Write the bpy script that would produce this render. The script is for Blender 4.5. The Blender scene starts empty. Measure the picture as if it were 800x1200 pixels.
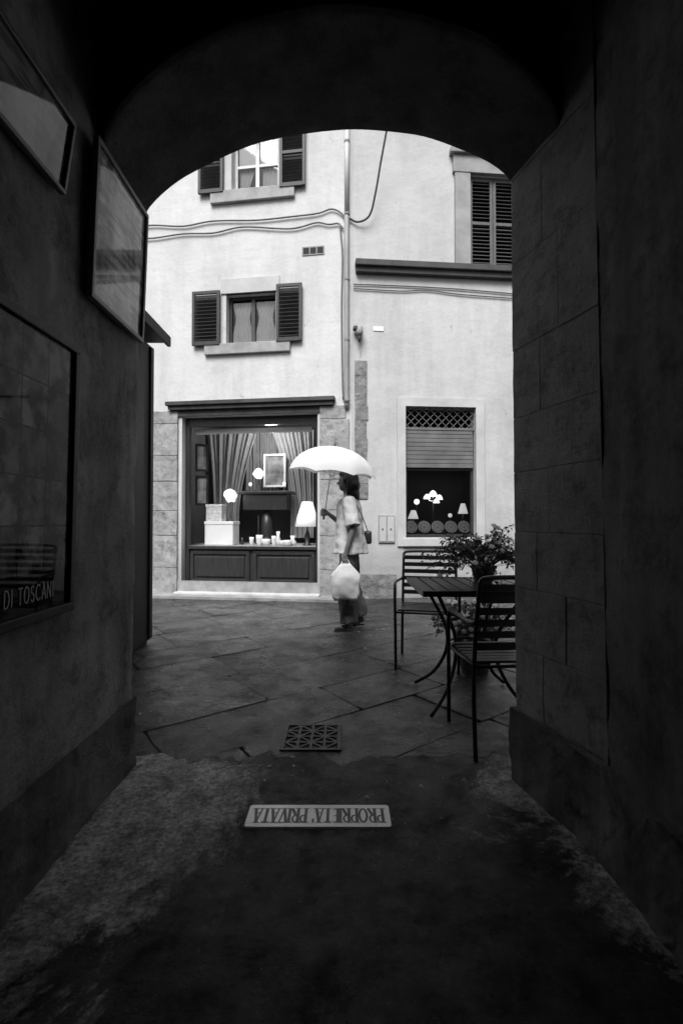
import bpy, bmesh, math, random
from mathutils import Vector, Matrix, noise
random.seed(7)
rad=math.radians
sc=bpy.context.scene
COL=sc.collection
F=570.0; H=1.15; PITCH=rad(1)
def ray(px,py):
    x=(px-400)/F; z=-(py-600)/F
    return Vector((x, math.cos(PITCH)-z*math.sin(PITCH), math.sin(PITCH)+z*math.cos(PITCH)))
# ---------------------------------------------------------------- materials
def g(v): return (v,v,v,1)
class NT:
    def __init__(s,name):
        s.m=bpy.data.materials.new(name); s.m.use_nodes=True
        s.t=s.m.node_tree; s.b=s.t.nodes['Principled BSDF']; s.tc=s.n('ShaderNodeTexCoord')
    def n(s,k,**kw):
        o=s.t.nodes.new(k)
        for a,b in kw.items(): setattr(o,a,b)
        return o
    def l(s,a,b): s.t.links.new(a,b)
    def noise(s,scale,detail=6,rough=.6,stretch=None,dist=0):
        n=s.n('ShaderNodeTexNoise'); n.inputs['Scale'].default_value=scale
        n.inputs['Detail'].default_value=detail; n.inputs['Roughness'].default_value=rough
        n.inputs['Distortion'].default_value=dist
        if stretch:
            mp=s.n('ShaderNodeMapping'); mp.inputs['Scale'].default_value=stretch
            s.l(s.tc.outputs['Object'],mp.inputs['Vector']); s.l(mp.outputs[0],n.inputs['Vector'])
        else: s.l(s.tc.outputs['Object'],n.inputs['Vector'])
        return n.outputs['Fac']
    def ramp(s,src,stops):
        r=s.n('ShaderNodeValToRGB'); e=r.color_ramp.elements
        e[0].position=stops[0][0]; e[0].color=g(stops[0][1]); e[1].position=stops[-1][0]; e[1].color=g(stops[-1][1])
        for p,v in stops[1:-1]:
            q=e.new(p); q.color=g(v)
        s.l(src,r.inputs[0]); return r.outputs[0]
    def math(s,op,a,b=None,c=None):
        m=s.n('ShaderNodeMath',operation=op)
        for i,v in enumerate((a,b,c)):
            if v is None: continue
            if isinstance(v,(int,float)): m.inputs[i].default_value=v
            else: s.l(v,m.inputs[i])
        return m.outputs[0]
    def mix(s,f,a,b,mode='MIX'):
        m=s.n('ShaderNodeMix',data_type='RGBA',blend_type=mode)
        for i,v in ((0,f),(6,a),(7,b)):
            if isinstance(v,(int,float)):
                m.inputs[i].default_value= v if i==0 else g(v)
            else: s.l(v,m.inputs[i])
        return m.outputs[2]
    def bump(s,h,strength,dist=.01,prev=None):
        b=s.n('ShaderNodeBump'); b.inputs['Strength'].default_value=strength; b.inputs['Distance'].default_value=dist
        s.l(h,b.inputs['Height'])
        if prev is not None: s.l(prev,b.inputs['Normal'])
        s.l(b.outputs[0],s.b.inputs['Normal']); return b.outputs[0]
    def base(s,c):
        if isinstance(c,(int,float)): s.b.inputs['Base Color'].default_value=g(c)
        else: s.l(c,s.b.inputs['Base Color'])
    def rough(s,c):
        if isinstance(c,(int,float)): s.b.inputs['Roughness'].default_value=c
        else: s.l(c,s.b.inputs['Roughness'])
def simple(name,c1,c2,scale=6,rough=.6,bump=.15,bscale=60,stretch=None,metal=0,spec=.5,dist=.004):
    t=NT(name); n=t.noise(scale,6,.6,stretch)
    t.base(t.ramp(n,[(.3,c1),(.7,c2)])); t.rough(rough)
    t.b.inputs['Metallic'].default_value=metal; t.b.inputs['Specular IOR Level'].default_value=spec
    if bump: t.bump(t.noise(bscale,5,.6,stretch),bump,dist)
    return t.m
def plaster(name,v,dark,low=1.0,st=.9):
    t=NT(name)
    big=t.ramp(t.noise(.6,9,.62),[(.3,v*.82),(.5,v*.97),(.66,v*1.05)])
    streak=t.ramp(t.noise(1.4,8,.7,(1.6,1.6,.3)),[(.3,st),(.55,1)])
    c=t.mix(1,big,streak,'MULTIPLY')
    fine=t.ramp(t.noise(26,5,.65),[(.28,.94),(.5,1)])
    c=t.mix(1,c,fine,'MULTIPLY')
    pits=t.ramp(t.noise(4.0,10,.76,None,.4),[(.32,.55),(.38,1)])
    c=t.mix(.7,c,pits,'MULTIPLY')
    sep=t.n('ShaderNodeSeparateXYZ'); t.l(t.tc.outputs['Object'],sep.inputs[0])
    hz=t.math('ADD',sep.outputs[2],t.math('MULTIPLY',t.noise(1.7,8,.7),1.5))
    lowm=t.ramp(t.math('DIVIDE',hz,3.0),[(.28,1),(.62*low,0)])
    c=t.mix(lowm,c,t.mix(1,c,dark,'MULTIPLY'))
    t.base(c); t.rough(.92); t.b.inputs['Specular IOR Level'].default_value=.2
    b=t.bump(t.noise(4,8,.6),.4,.04); t.bump(t.noise(60,6,.7),.3,.006,b)
    return t.m
mPl1=plaster('plaster_left_house',.56,.66,1,.82)
mPl2=plaster('plaster_right_house',.485,.66,1.1,.80)
def wallmat(name,a,b,bs,bd):
    t=NT(name)
    c=t.ramp(t.noise(1.8,10,.72),[(.3,a),(.66,b)])
    c=t.mix(.85,c,t.ramp(t.noise(7,10,.80),[(.34,.3),(.52,1)]),'MULTIPLY')
    c=t.mix(.8,c,t.ramp(t.noise(3,8,.68,(1.5,1.5,.25)),[(.35,.45),(.6,1)]),'MULTIPLY')
    t.base(c); t.rough(.8); t.b.inputs['Specular IOR Level'].default_value=.25
    n=t.bump(t.noise(8,10,.76),bs,bd); t.bump(t.noise(60,7,.76),1,.03,n)
    return t.m
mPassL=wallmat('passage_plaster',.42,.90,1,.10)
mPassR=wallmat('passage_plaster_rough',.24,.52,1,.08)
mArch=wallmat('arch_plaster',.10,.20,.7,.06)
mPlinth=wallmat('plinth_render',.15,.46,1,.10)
def tooled(name,a,b):
    t=NT(name)
    c=t.ramp(t.noise(3,10,.75),[(.3,a),(.7,b)])
    c=t.mix(.85,c,t.ramp(t.noise(9,10,.8),[(.36,.4),(.5,1)]),'MULTIPLY')
    t.base(c); t.rough(.7); t.b.inputs['Specular IOR Level'].default_value=.3
    n=t.bump(t.noise(110,2,.5,(1,1,.05)),.35,.005); t.bump(t.noise(16,10,.8),.8,.02,n)
    return t.m
mAsh=tooled('tooled_sandstone',.24,.50)
mStone=tooled('grey_stone_trim',.20,.40)
mStoneD=simple('dark_exposed_stone',.10,.26,7,.9,.8,18,dist=.03)
mSurr=simple('window_surround_stone',.36,.48,3,.85,.3,30)
mSurrD=simple('weathered_surround_stone',.18,.31,3,.85,.4,25)
mShutR=simple('roller_shutter_grey',.08,.16,3,.6,.3,25)
mCorn=simple('dark_cornice_stone',.025,.065,4,.8,.3,25)
mSill=simple('sill_stone',.2,.36,5,.8,.4,25)
mStep=simple('pale_worn_step_stone',.42,.62,5,.6,.4,25)
mShut=simple('shutter_dark_paint',.010,.024,9,.55,.3,30,(4,4,.6))
mShut2=simple('shutter_grey_paint',.05,.11,9,.6,.3,30,(4,4,.6))
mWood=simple('shopfront_dark_wood',.018,.042,5,.35,.3,30,(6,6,.5))
mKiosk=simple('kiosk_dark_wood',.008,.02,5,.6,.3,30,(6,6,.5))
mBlackM=simple('black_painted_metal',.010,.022,20,.38,.1,90,metal=.2)
mSlat=simple('slat_dark_teak',.022,.05,8,.35,.3,40,(.6,6,6))
mIron=simple('cast_iron',.012,.03,20,.5,.4,80,metal=.3)
mZinc=simple('weathered_zinc_pipe',.38,.55,4,.5,.1,60,(1,1,.3))
mZincD=simple('grey_zinc_pipe',.15,.32,4,.5,.1,60,(1,1,.3))
mCable=simple('grey_cable',.08,.14,10,.6,.0)
mCableB=simple('black_cable',.015,.03,10,.5,.0)
mWhite=simple('white_enamel',.72,.8,5,.4,.05)
mWFrame=simple('white_window_frame',.5,.62,8,.5,.1)
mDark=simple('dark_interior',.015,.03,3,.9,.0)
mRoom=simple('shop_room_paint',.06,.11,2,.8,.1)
def marble():
    t=NT('white_marble_slab'); c=t.ramp(t.noise(5,6,.6),[(.3,.95),(.6,.99)])
    c=t.mix(1,c,t.ramp(t.noise(40,7,.75),[(.30,.5),(.36,1)]),'MULTIPLY'); t.base(c); t.rough(.22); t.bump(t.noise(50,5,.6),.3,.003); return t.m
mMarble=marble()
mInk=simple('black_letter_inlay',.008,.05,60,.5,.1)
mPale=simple('pale_lettering_print',.25,.35,30,.5,.0)
mFrameW=simple('dark_frame_wood',.008,.02,6,.5,.2,40,(1,4,1),spec=.25)
mSilver=simple('grey_frame_moulding',.08,.15,10,.4,.2,40)
mPotm=simple('terracotta_pot',.10,.2,8,.8,.3)
mRib=simple('umbrella_metal',.35,.5,8,.35,.0,metal=.8)
def cloth(name,a,b,trans=0,bs=.4):
    t=NT(name); t.base(t.ramp(t.noise(7,5,.6),[(.3,a),(.7,b)])); t.rough(.85)
    t.bump(t.noise(18,4,.6,(1,1,.4)),bs,.02)
    if trans:
        tr=t.n('ShaderNodeBsdfTranslucent'); tr.inputs[0].default_value=g(b); mx=t.n('ShaderNodeMixShader')
        mx.inputs[0].default_value=trans; t.l(t.b.outputs[0],mx.inputs[1]); t.l(tr.outputs[0],mx.inputs[2])
        t.l(mx.outputs[0],t.t.nodes['Material Output'].inputs[0])
    return t.m
mUmb=cloth('white_umbrella_fabric',.80,.84,.3,.1)
mJack=cloth('light_jacket_cloth',.55,.64,0,.9)
mTrou=cloth('grey_trouser_cloth',.06,.12,0,.8)
mHair=simple('dark_hair',.008,.02,30,.4,.5,60,(4,4,.5))
mSkin=simple('skin',.16,.2,8,.55,.05)
mBagW=cloth('white_carrier_bag',.84,.9,.12)
mBagD=simple('dark_leather',.02,.04,15,.4,.2)
mCurt=cloth('pale_curtain',.38,.5,.3)
mLace=cloth('lace_curtain',.75,.9,.2)
mLeaf=simple('leaf_green_grey',.04,.16,9,.4,.1)
mLeaf2=simple('pale_petal',.7,.85,9,.6,.0)
mStem=simple('plant_stem',.04,.08,9,.7,.1)
mChina=simple('glazed_china',.65,.85,14,.2,.0)
def plate():
    t=NT('decorated_plate_glaze'); sep=t.n('ShaderNodeSeparateXYZ'); t.l(t.tc.outputs['Object'],sep.inputs[0])
    z=t.math('SUBTRACT',sep.outputs[2],.1); r=t.math('SQRT',t.math('ADD',t.math('MULTIPLY',sep.outputs[0],sep.outputs[0]),t.math('MULTIPLY',z,z)))
    c=t.ramp(t.math('MULTIPLY',r,10),[(0,.5),(.12,.6),(.2,.95),(.58,.95),(.60,.7),(.68,.7),(.71,.95),(.9,.95)]); c=t.mix(.5,c,t.ramp(t.noise(60,2,.5),[(.36,.35),(.42,1)]),'MULTIPLY')
    t.base(c); t.rough(.2); return t.m
mPlate=plate()
mBoxP=simple('patterned_box_card',.25,.75,34,.6,.0)
mPhoto=simple('dark_picture_print',.05,.35,6,.5,.0)
def glass(name,tint=.9,ior=1.5,r=.02):
    t=NT(name); tr=t.n('ShaderNodeBsdfTransparent'); tr.inputs[0].default_value=g(tint)
    gl=t.n('ShaderNodeBsdfGlossy'); gl.inputs['Roughness'].default_value=r; gl.inputs[0].default_value=g(.9)
    fr=t.n('ShaderNodeFresnel'); fr.inputs[0].default_value=ior; mx=t.n('ShaderNodeMixShader')
    t.l(fr.outputs[0],mx.inputs[0]); t.l(tr.outputs[0],mx.inputs[1]); t.l(gl.outputs[0],mx.inputs[2])
    t.l(mx.outputs[0],t.t.nodes['Material Output'].inputs[0]); t.t.nodes.remove(t.b); return t.m
mGlass=glass('shop_glass',.95,1.6); mGlassD=glass('window_glass',.9,1.5)
def emis(name,v,base=.8):
    t=NT(name); t.base(base); t.b.inputs['Emission Color'].default_value=g(1); t.b.inputs['Emission Strength'].default_value=v; return t.m
mLampOn=emis('lit_lamp_shade',1.6); mLampDim=emis('dim_lit_shade',.5); mSpot=emis('lit_bulb',6)
def poster():
    t=NT('poster_photo_grid'); br=t.n('ShaderNodeTexBrick')
    sep=t.n('ShaderNodeSeparateXYZ'); cmb=t.n('ShaderNodeCombineXYZ')
    t.l(t.tc.outputs['Object'],sep.inputs[0]); t.l(sep.outputs[1],cmb.inputs[0]); t.l(sep.outputs[2],cmb.inputs[1])
    t.l(cmb.outputs[0],br.inputs['Vector']); br.offset=0; br.inputs['Scale'].default_value=1
    br.inputs['Brick Width'].default_value=.128; br.inputs['Row Height'].default_value=.147; br.inputs['Mortar Size'].default_value=.003
    br.inputs['Color1'].default_value=g(.03); br.inputs['Color2'].default_value=g(.18); br.inputs['Mortar'].default_value=g(.006)
    c=t.mix(1,br.outputs[0],t.ramp(t.noise(14,5,.6),[(.40,.08),(.62,1.9)]),'MULTIPLY')
    m=t.ramp(sep.outputs[2],[(.140,0),(.147,1)]); c=t.mix(m,.006,c)
    t.base(c); t.rough(.03); t.b.inputs['Specular IOR Level'].default_value=.10; return t.m
mPost1=poster()
def pic(name,lo,hi):
    t=NT(name); c=t.ramp(t.noise(4,7,.6,(1,1.5,.8),1.2),[(.35,lo),(.6,hi)])
    c=t.mix(.9,c,t.ramp(t.noise(14,3,.5,(1,.4,3)),[(.42,.5),(.5,1.1)]),'MULTIPLY'); t.base(c); t.rough(.04); return t.m
mPost2=pic('poster_print_pale',.08,.7); mPost3=pic('poster_print_dark',.04,.3)
def flag():
    t=NT('wet_flagstones')
    at_=t.n('ShaderNodeAttribute',attribute_name='tone'); tone=at_.outputs['Fac']
    c=t.ramp(tone,[(0,.02),(1,.055)])
    c=t.mix(.9,c,t.ramp(t.noise(2.2,10,.76),[(.32,.35),(.68,1.4)]),'MULTIPLY')
    c=t.mix(.8,c,t.ramp(t.noise(34,7,.78),[(.33,.35),(.6,1.3)]),'MULTIPLY')
    t.base(c)
    r=t.math('ADD',t.ramp(t.noise(1.5,9,.72),[(.40,.06),(.60,.42)]),t.math('MULTIPLY',tone,.10)); t.rough(r)
    t.l(t.ramp(t.noise(4,9,.75),[(.38,.08),(.60,.6)]),t.b.inputs['Specular IOR Level'])
    b=t.bump(t.noise(3,10,.70),.6,.04); t.bump(t.noise(38,8,.75),.6,.012,b)
    return t.m
mFlag=flag()
mGrit=simple('dark_joint_grit',.012,.03,30,.95,.6,80,spec=.1)
def passfloor():
    t=NT('wet_passage_paving_painted_shade')
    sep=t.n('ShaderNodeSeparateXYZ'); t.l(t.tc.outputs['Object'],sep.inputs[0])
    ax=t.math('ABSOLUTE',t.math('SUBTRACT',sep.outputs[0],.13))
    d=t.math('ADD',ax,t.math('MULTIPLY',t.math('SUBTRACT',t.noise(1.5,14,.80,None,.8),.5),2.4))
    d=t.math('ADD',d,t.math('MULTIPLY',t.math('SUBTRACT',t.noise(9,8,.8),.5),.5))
    yf_shade=t.math('MINIMUM',t.math('SUBTRACT',sep.outputs[1],1.95),0.0)
    d=t.math('ADD',d,t.math('MULTIPLY',yf_shade,.42))  # foreground shade painted in: floor colour falls to the dark tone towards the camera
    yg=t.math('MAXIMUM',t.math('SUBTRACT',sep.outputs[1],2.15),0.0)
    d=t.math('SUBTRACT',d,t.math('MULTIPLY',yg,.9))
    dry_less_shade=t.ramp(d,[(.42,0),(.52,.5),(.68,1)])
    wet=t.ramp(t.noise(5,10,.78),[(.3,.008),(.7,.05)])  # dark tone of the wet stone, also used for the painted foreground shade
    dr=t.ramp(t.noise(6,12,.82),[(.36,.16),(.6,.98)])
    c=t.mix(dry_less_shade,wet,dr)
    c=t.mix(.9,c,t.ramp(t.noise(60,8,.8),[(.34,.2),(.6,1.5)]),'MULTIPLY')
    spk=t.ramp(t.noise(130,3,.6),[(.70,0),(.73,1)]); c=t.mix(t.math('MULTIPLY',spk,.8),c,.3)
    t.base(c); t.rough(t.mix(dry_less_shade,t.ramp(t.noise(3,9,.74),[(.38,.12),(.62,.55)]),.9))
    t.l(t.ramp(t.noise(7,9,.75),[(.38,.08),(.62,.6)]),t.b.inputs['Specular IOR Level'])
    b=t.bump(t.noise(4,10,.74),1,.07,None); b=t.bump(dry_less_shade,.3,.004,b); t.bump(t.noise(45,9,.80),1,.028,b)
    return t.m
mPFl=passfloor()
# ---------------------------------------------------------------- geometry helpers
def BM(): return bmesh.new()
def quad(bm,*p):
    try: return bm.faces.new([bm.verts.new(q) for q in p])
    except ValueError: return None
def bx(bm,x0,x1,y0,y1,z0,z1,M=None,bev=0):
    c=Vector(((x0+x1)/2,(y0+y1)/2,(z0+z1)/2))
    r=bmesh.ops.create_cube(bm,size=1); vs=r['verts']
    for v in vs: v.co=Vector((v.co.x*abs(x1-x0),v.co.y*abs(y1-y0),v.co.z*abs(z1-z0)))+c
    if bev:
        es=list({e for v in vs for e in v.link_edges})
        r=bmesh.ops.bevel(bm,geom=es,offset=bev,segments=2,affect='EDGES',profile=.6); vs=list({v for f in r['faces'] for v in f.verts}|{v for v in vs if v.is_valid})
    if M is not None:
        for v in vs: v.co=M@v.co
    return vs
def tube(bm,pts,r,seg=8,caps=True):
    pts=[Vector(p) for p in pts]; n=len(pts)
    rs=r if isinstance(r,(list,tuple)) else [r]*n
    up=None; rings=[]
    for i,p in enumerate(pts):
        d=(pts[min(i+1,n-1)]-pts[max(i-1,0)]).normalized()
        if up is None: up=Vector((0,0,1)) if abs(d.z)<.9 else Vector((1,0,0))
        s=d.cross(up).normalized(); up=s.cross(d).normalized()
        rings.append([bm.verts.new(p+(s*math.cos(a)+up*math.sin(a))*rs[i]) for a in [2*math.pi*k/seg for k in range(seg)]])
    for a,b in zip(rings,rings[1:]):
        for k in range(seg): bm.faces.new((a[k],a[(k+1)%seg],b[(k+1)%seg],b[k]))
    if caps: bm.faces.new(rings[0][::-1]); bm.faces.new(rings[-1])
def spline(pts,n=8):
    P=[Vector(p) for p in pts]; P=[P[0]*2-P[1]]+P+[P[-1]*2-P[-2]]; out=[]
    for i in range(1,len(P)-2):
        for k in range(n):
            t=k/n; a,b,c,d=P[i-1],P[i],P[i+1],P[i+2]
            out.append(.5*((2*b)+(c-a)*t+(2*a-5*b+4*c-d)*t*t+(3*b-a-3*c+d)*t**3))
    return out+[P[-2]]
def lathe(bm,prof,c=(0,0,0),seg=20,sx=1,sy=1,wob=0):
    c=Vector(c); rings=[]
    for r,z in prof:
        rings.append([bm.verts.new(c+Vector((sx*r*math.cos(2*math.pi*k/seg)*(1+wob*math.sin(5*2*math.pi*k/seg+z*20)),sy*r*math.sin(2*math.pi*k/seg),z))) for k in range(seg)])
    for a,b in zip(rings,rings[1:]):
        for k in range(seg): bm.faces.new((a[k],a[(k+1)%seg],b[(k+1)%seg],b[k]))
    bm.faces.new(rings[0][::-1]); bm.faces.new(rings[-1])
def ball(bm,c,r,u=14,v=10,M=None):
    r=(r,r,r) if isinstance(r,(int,float)) else r
    q=bmesh.ops.create_uvsphere(bm,u_segments=u,v_segments=v,radius=1)
    for w in q['verts']: w.co=Vector((w.co.x*r[0],w.co.y*r[1],w.co.z*r[2]))+Vector(c)
def limb(bm,p0,p1,r0,r1):
    tube(bm,[p0,p1],[r0,r1],14); ball(bm,p0,r0); ball(bm,p1,r1)
def prism(bm,foot,z0,z1,top=None):
    top=top or foot; n=len(foot)
    a=[bm.verts.new((x,y,z0)) for x,y in foot]; b=[bm.verts.new((x,y,z1)) for x,y in top]
    for i in range(n): bm.faces.new((a[i],a[(i+1)%n],b[(i+1)%n],b[i]))
    bm.faces.new(a[::-1]); bm.faces.new(b)
def skirt(bm,path,z0,z1,d=.04,amp=.006,scale=6,lean=0):
    pts=[]
    for (x0,y0),(x1,y1) in zip(path,path[1:]):
        L=math.hypot(x1-x0,y1-y0); n=max(1,int(L/d))
        for k in range(n): pts.append((x0+(x1-x0)*k/n,y0+(y1-y0)*k/n))
    pts.append(path[-1]); nz=max(1,int((z1-z0)/d)); G=[]
    for (x,y) in pts:
        row=[]
        for j in range(nz+1):
            z=z0+(z1-z0)*j/nz; p=Vector((x+lean*z,y,z))
            p+=noise.noise_vector(p*scale)*amp+noise.noise_vector(p*scale*4)*amp*.35; row.append(bm.verts.new(p))
        G.append(row)
    for a,b in zip(G,G[1:]):
        for j in range(nz): bm.faces.new((a[j],b[j],b[j+1],a[j+1]))
def obj(name,bm,m,parent=None,smooth=False,label=None):
    bmesh.ops.recalc_face_normals(bm,faces=bm.faces)
    me=bpy.data.meshes.new(name); bm.to_mesh(me); bm.free()
    if m: me.materials.append(m)
    if smooth: me.shade_smooth()
    o=bpy.data.objects.new(name,me); COL.objects.link(o)
    if parent: o.parent=parent
    if label: o['label']=label
    return o
def tag(o,label,cat,group=None,kind=None):
    o['label']=label; o['category']=cat
    if group: o['group']=group
    if kind: o['kind']=kind
    return o
def thing(name,label,cat,loc=(0,0,0),rz=0,group=None):
    o=bpy.data.objects.new(name,None); COL.objects.link(o); o.location=loc; o.rotation_euler=(0,0,rz); o.empty_display_size=.1
    return tag(o,label,cat,group)
def struct(name,bm,m,label=None,smooth=False):
    o=obj(name,bm,m,None,smooth); o['kind']='structure'
    if label: o['label']=label
    return o
def join_bm(bm,bb):
    me=bpy.data.meshes.new('t'); bb.to_mesh(me); bb.free(); bm.from_mesh(me); bpy.data.meshes.remove(me)
def remesh(o,vox,smooth=True):
    md=o.modifiers.new('r','REMESH'); md.mode='VOXEL'; md.voxel_size=vox
    s=o.modifiers.new('s','SMOOTH'); s.iterations=4; s.factor=.5
    dg=bpy.context.evaluated_depsgraph_get(); me=bpy.data.meshes.new_from_object(o.evaluated_get(dg))
    o.modifiers.clear(); o.data=me
    if smooth: me.shade_smooth()
class Frame:
    def __init__(s,org,ang):
        s.o=Vector((org[0],org[1],0)); s.a=ang; s.ux=Vector((math.cos(ang),math.sin(ang),0)); s.uy=Vector((-math.sin(ang),math.cos(ang),0))
    def uz(s,px,py,off=0):
        d=ray(px,py); c=Vector((0,0,H)); q=s.o+s.uy*off
        t=(q-c).dot(s.uy)/d.dot(s.uy); p=c+d*t-q
        return p.dot(s.ux),p.z
    def R(s,x0,y0,x1,y1,off=0):
        a=s.uz(x0,y0,off);b=s.uz(x1,y0,off);c=s.uz(x0,y1,off);d=s.uz(x1,y1,off)
        return ((a[0]+c[0])/2,(b[0]+d[0])/2,(c[1]+d[1])/2,(a[1]+b[1])/2)
    def w(s,u,y,z): return s.o+s.ux*u+s.uy*y+Vector((0,0,z))
def wall(bm,u0,u1,z0,z1,holes,t=.22):
    us=sorted({u0,u1}|{h[0] for h in holes}|{h[1] for h in holes}); zs=sorted({z0,z1}|{h[2] for h in holes}|{h[3] for h in holes})
    for a,b in zip(us,us[1:]):
        for c,d in zip(zs,zs[1:]):
            mu,mz=(a+b)/2,(c+d)/2
            if any(h[0]<mu<h[1] and h[2]<mz<h[3] for h in holes): continue
            quad(bm,(a,0,c),(b,0,c),(b,0,d),(a,0,d)); quad(bm,(a,t,c),(a,t,d),(b,t,d),(b,t,c))
    for h in holes:
        a,b,c,d=h
        quad(bm,(a,0,c),(a,0,d),(a,t,d),(a,t,c)); quad(bm,(b,0,c),(b,t,c),(b,t,d),(b,0,d))
        quad(bm,(a,0,c),(a,t,c),(b,t,c),(b,0,c)); quad(bm,(a,0,d),(b,0,d),(b,t,d),(a,t,d))
    bmesh.ops.remove_doubles(bm,verts=bm.verts,dist=1e-5)
def louver(u0,u1,z0,z1,y0,y1,m,parent,n=14,name='shutter',mid=False):
    bm=BM(); w=.045
    bx(bm,u0,u0+w,y0,y1,z0,z1,bev=.004); bx(bm,u1-w,u1,y0,y1,z0,z1,bev=.004)
    bx(bm,u0+w,u1-w,y0+.002,y1-.002,z0,z0+w*1.3); bx(bm,u0+w,u1-w,y0+.002,y1-.002,z1-w,z1)
    if mid: bx(bm,u0+w,u1-w,y0+.002,y1-.002,(z0+z1)/2-w/2,(z0+z1)/2+w/2)
    ym=(y0+y1)/2; H_=(z1-w)-(z0+w*1.3)
    for k in range(n):
        z=z0+w*1.3+H_*(k+.5)/n
        if mid and abs(z-(z0+z1)/2)<w*.8: continue
        M=Matrix.Translation(((u0+u1)/2,ym,z))@Matrix.Rotation(rad(38),4,'X')
        bx(bm,-(u1-u0)/2+w,(u1-u0)/2-w,-H_/n*.55,H_/n*.55,-.004,.004,M)
    return obj(name,bm,m,parent)
# ---------------------------------------------------------------- strokes lettering
def el(cx,cy,rx,ry,a0,a1,n=12): return [(cx+rx*math.cos(rad(a0+(a1-a0)*k/n)),cy+ry*math.sin(rad(a0+(a1-a0)*k/n))) for k in range(n+1)]
bowl=[(0,.97)]+el(.32,.74,.24,.23,90,-90,8)+[(0,.51)]
GL={'P':(.62,[([(.06,0),(.06,1)],1),(bowl,.6)]),
'D':(.74,[([(.06,0),(.06,1)],1),([(.06,.98)]+el(.28,.5,.40,.48,90,-90,12)+[(.06,.02)],.7)]),
'R':(.68,[([(.06,0),(.06,1)],1),(bowl,.6),([(.28,.5),(.66,0)],1)]),
'O':(.80,[(el(.38,.5,.36,.48,0,180),.75),(el(.38,.5,.36,.48,180,360),.75)]),
'I':(.16,[([(.08,0),(.08,1)],1)]),
'E':(.55,[([(.06,0),(.06,1)],1),([(0,.97),(.5,.97)],.5),([(.1,.52),(.4,.52)],.5),([(0,.03),(.52,.03)],.5)]),
'T':(.66,[([(.33,0),(.33,1)],1),([(0,.97),(.66,.97)],.5)]),
'A':(.72,[([(.04,0),(.36,1)],.5),([(.36,1),(.68,0)],1),([(.15,.33),(.57,.33)],.45)]),
'V':(.72,[([(.04,1),(.36,0)],1),([(.36,0),(.68,1)],.5)]),
'S':(.56,[(el(.28,.73,.22,.24,30,270,10)+el(.28,.26,.24,.24,90,-150,10),.8)]),
'C':(.72,[(el(.42,.5,.38,.48,45,315,14),.8)]),
'N':(.74,[([(.06,0),(.06,1)],.5),([(.06,1),(.66,0)],1),([(.66,0),(.66,1)],.5)]),
"'":(.16,[([(.08,.75),(.1,1)],.7)]),' ':(.35,[])}
def lettering(bm,text,h,weight,serif,mp,total=None,gap=.16,even=False):
    x=0; k=0; W=sum(GL[c][0]+gap for c in text)-gap; sx=(total/W) if total else h
    for c in text:
        w,st=GL[c]
        for pts,tk in st:
            ww=weight*(1 if even else tk)
            for a,b in zip(pts,pts[1:]):
                A=Vector(((x+a[0])*sx,a[1]*h)); B=Vector(((x+b[0])*sx,b[1]*h)); d=(B-A)
                if d.length<1e-6: continue
                d.normalize(); n=Vector((-d.y,d.x))*ww/2; e=d*ww*.15; k+=1; z=k%40*2e-5
                quad(bm,*[mp(q.x,q.y,z) for q in (A-n-e,B-n+e,B+n+e,A+n-e)])
            if serif and len(pts)==2 and abs(pts[0][1]-pts[1][1])>.5:
                for p in pts:
                    if p[1] in (0,1):
                        k+=1; z=k%40*2e-5; cx=(x+p[0])*sx; cy=p[1]*h; s=weight*1.1
                        quad(bm,*[mp(*q,z) for q in ((cx-s,cy-weight*.16),(cx+s,cy-weight*.16),(cx+s,cy+weight*.16),(cx-s,cy+weight*.16))])
        x+=w+gap
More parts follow.
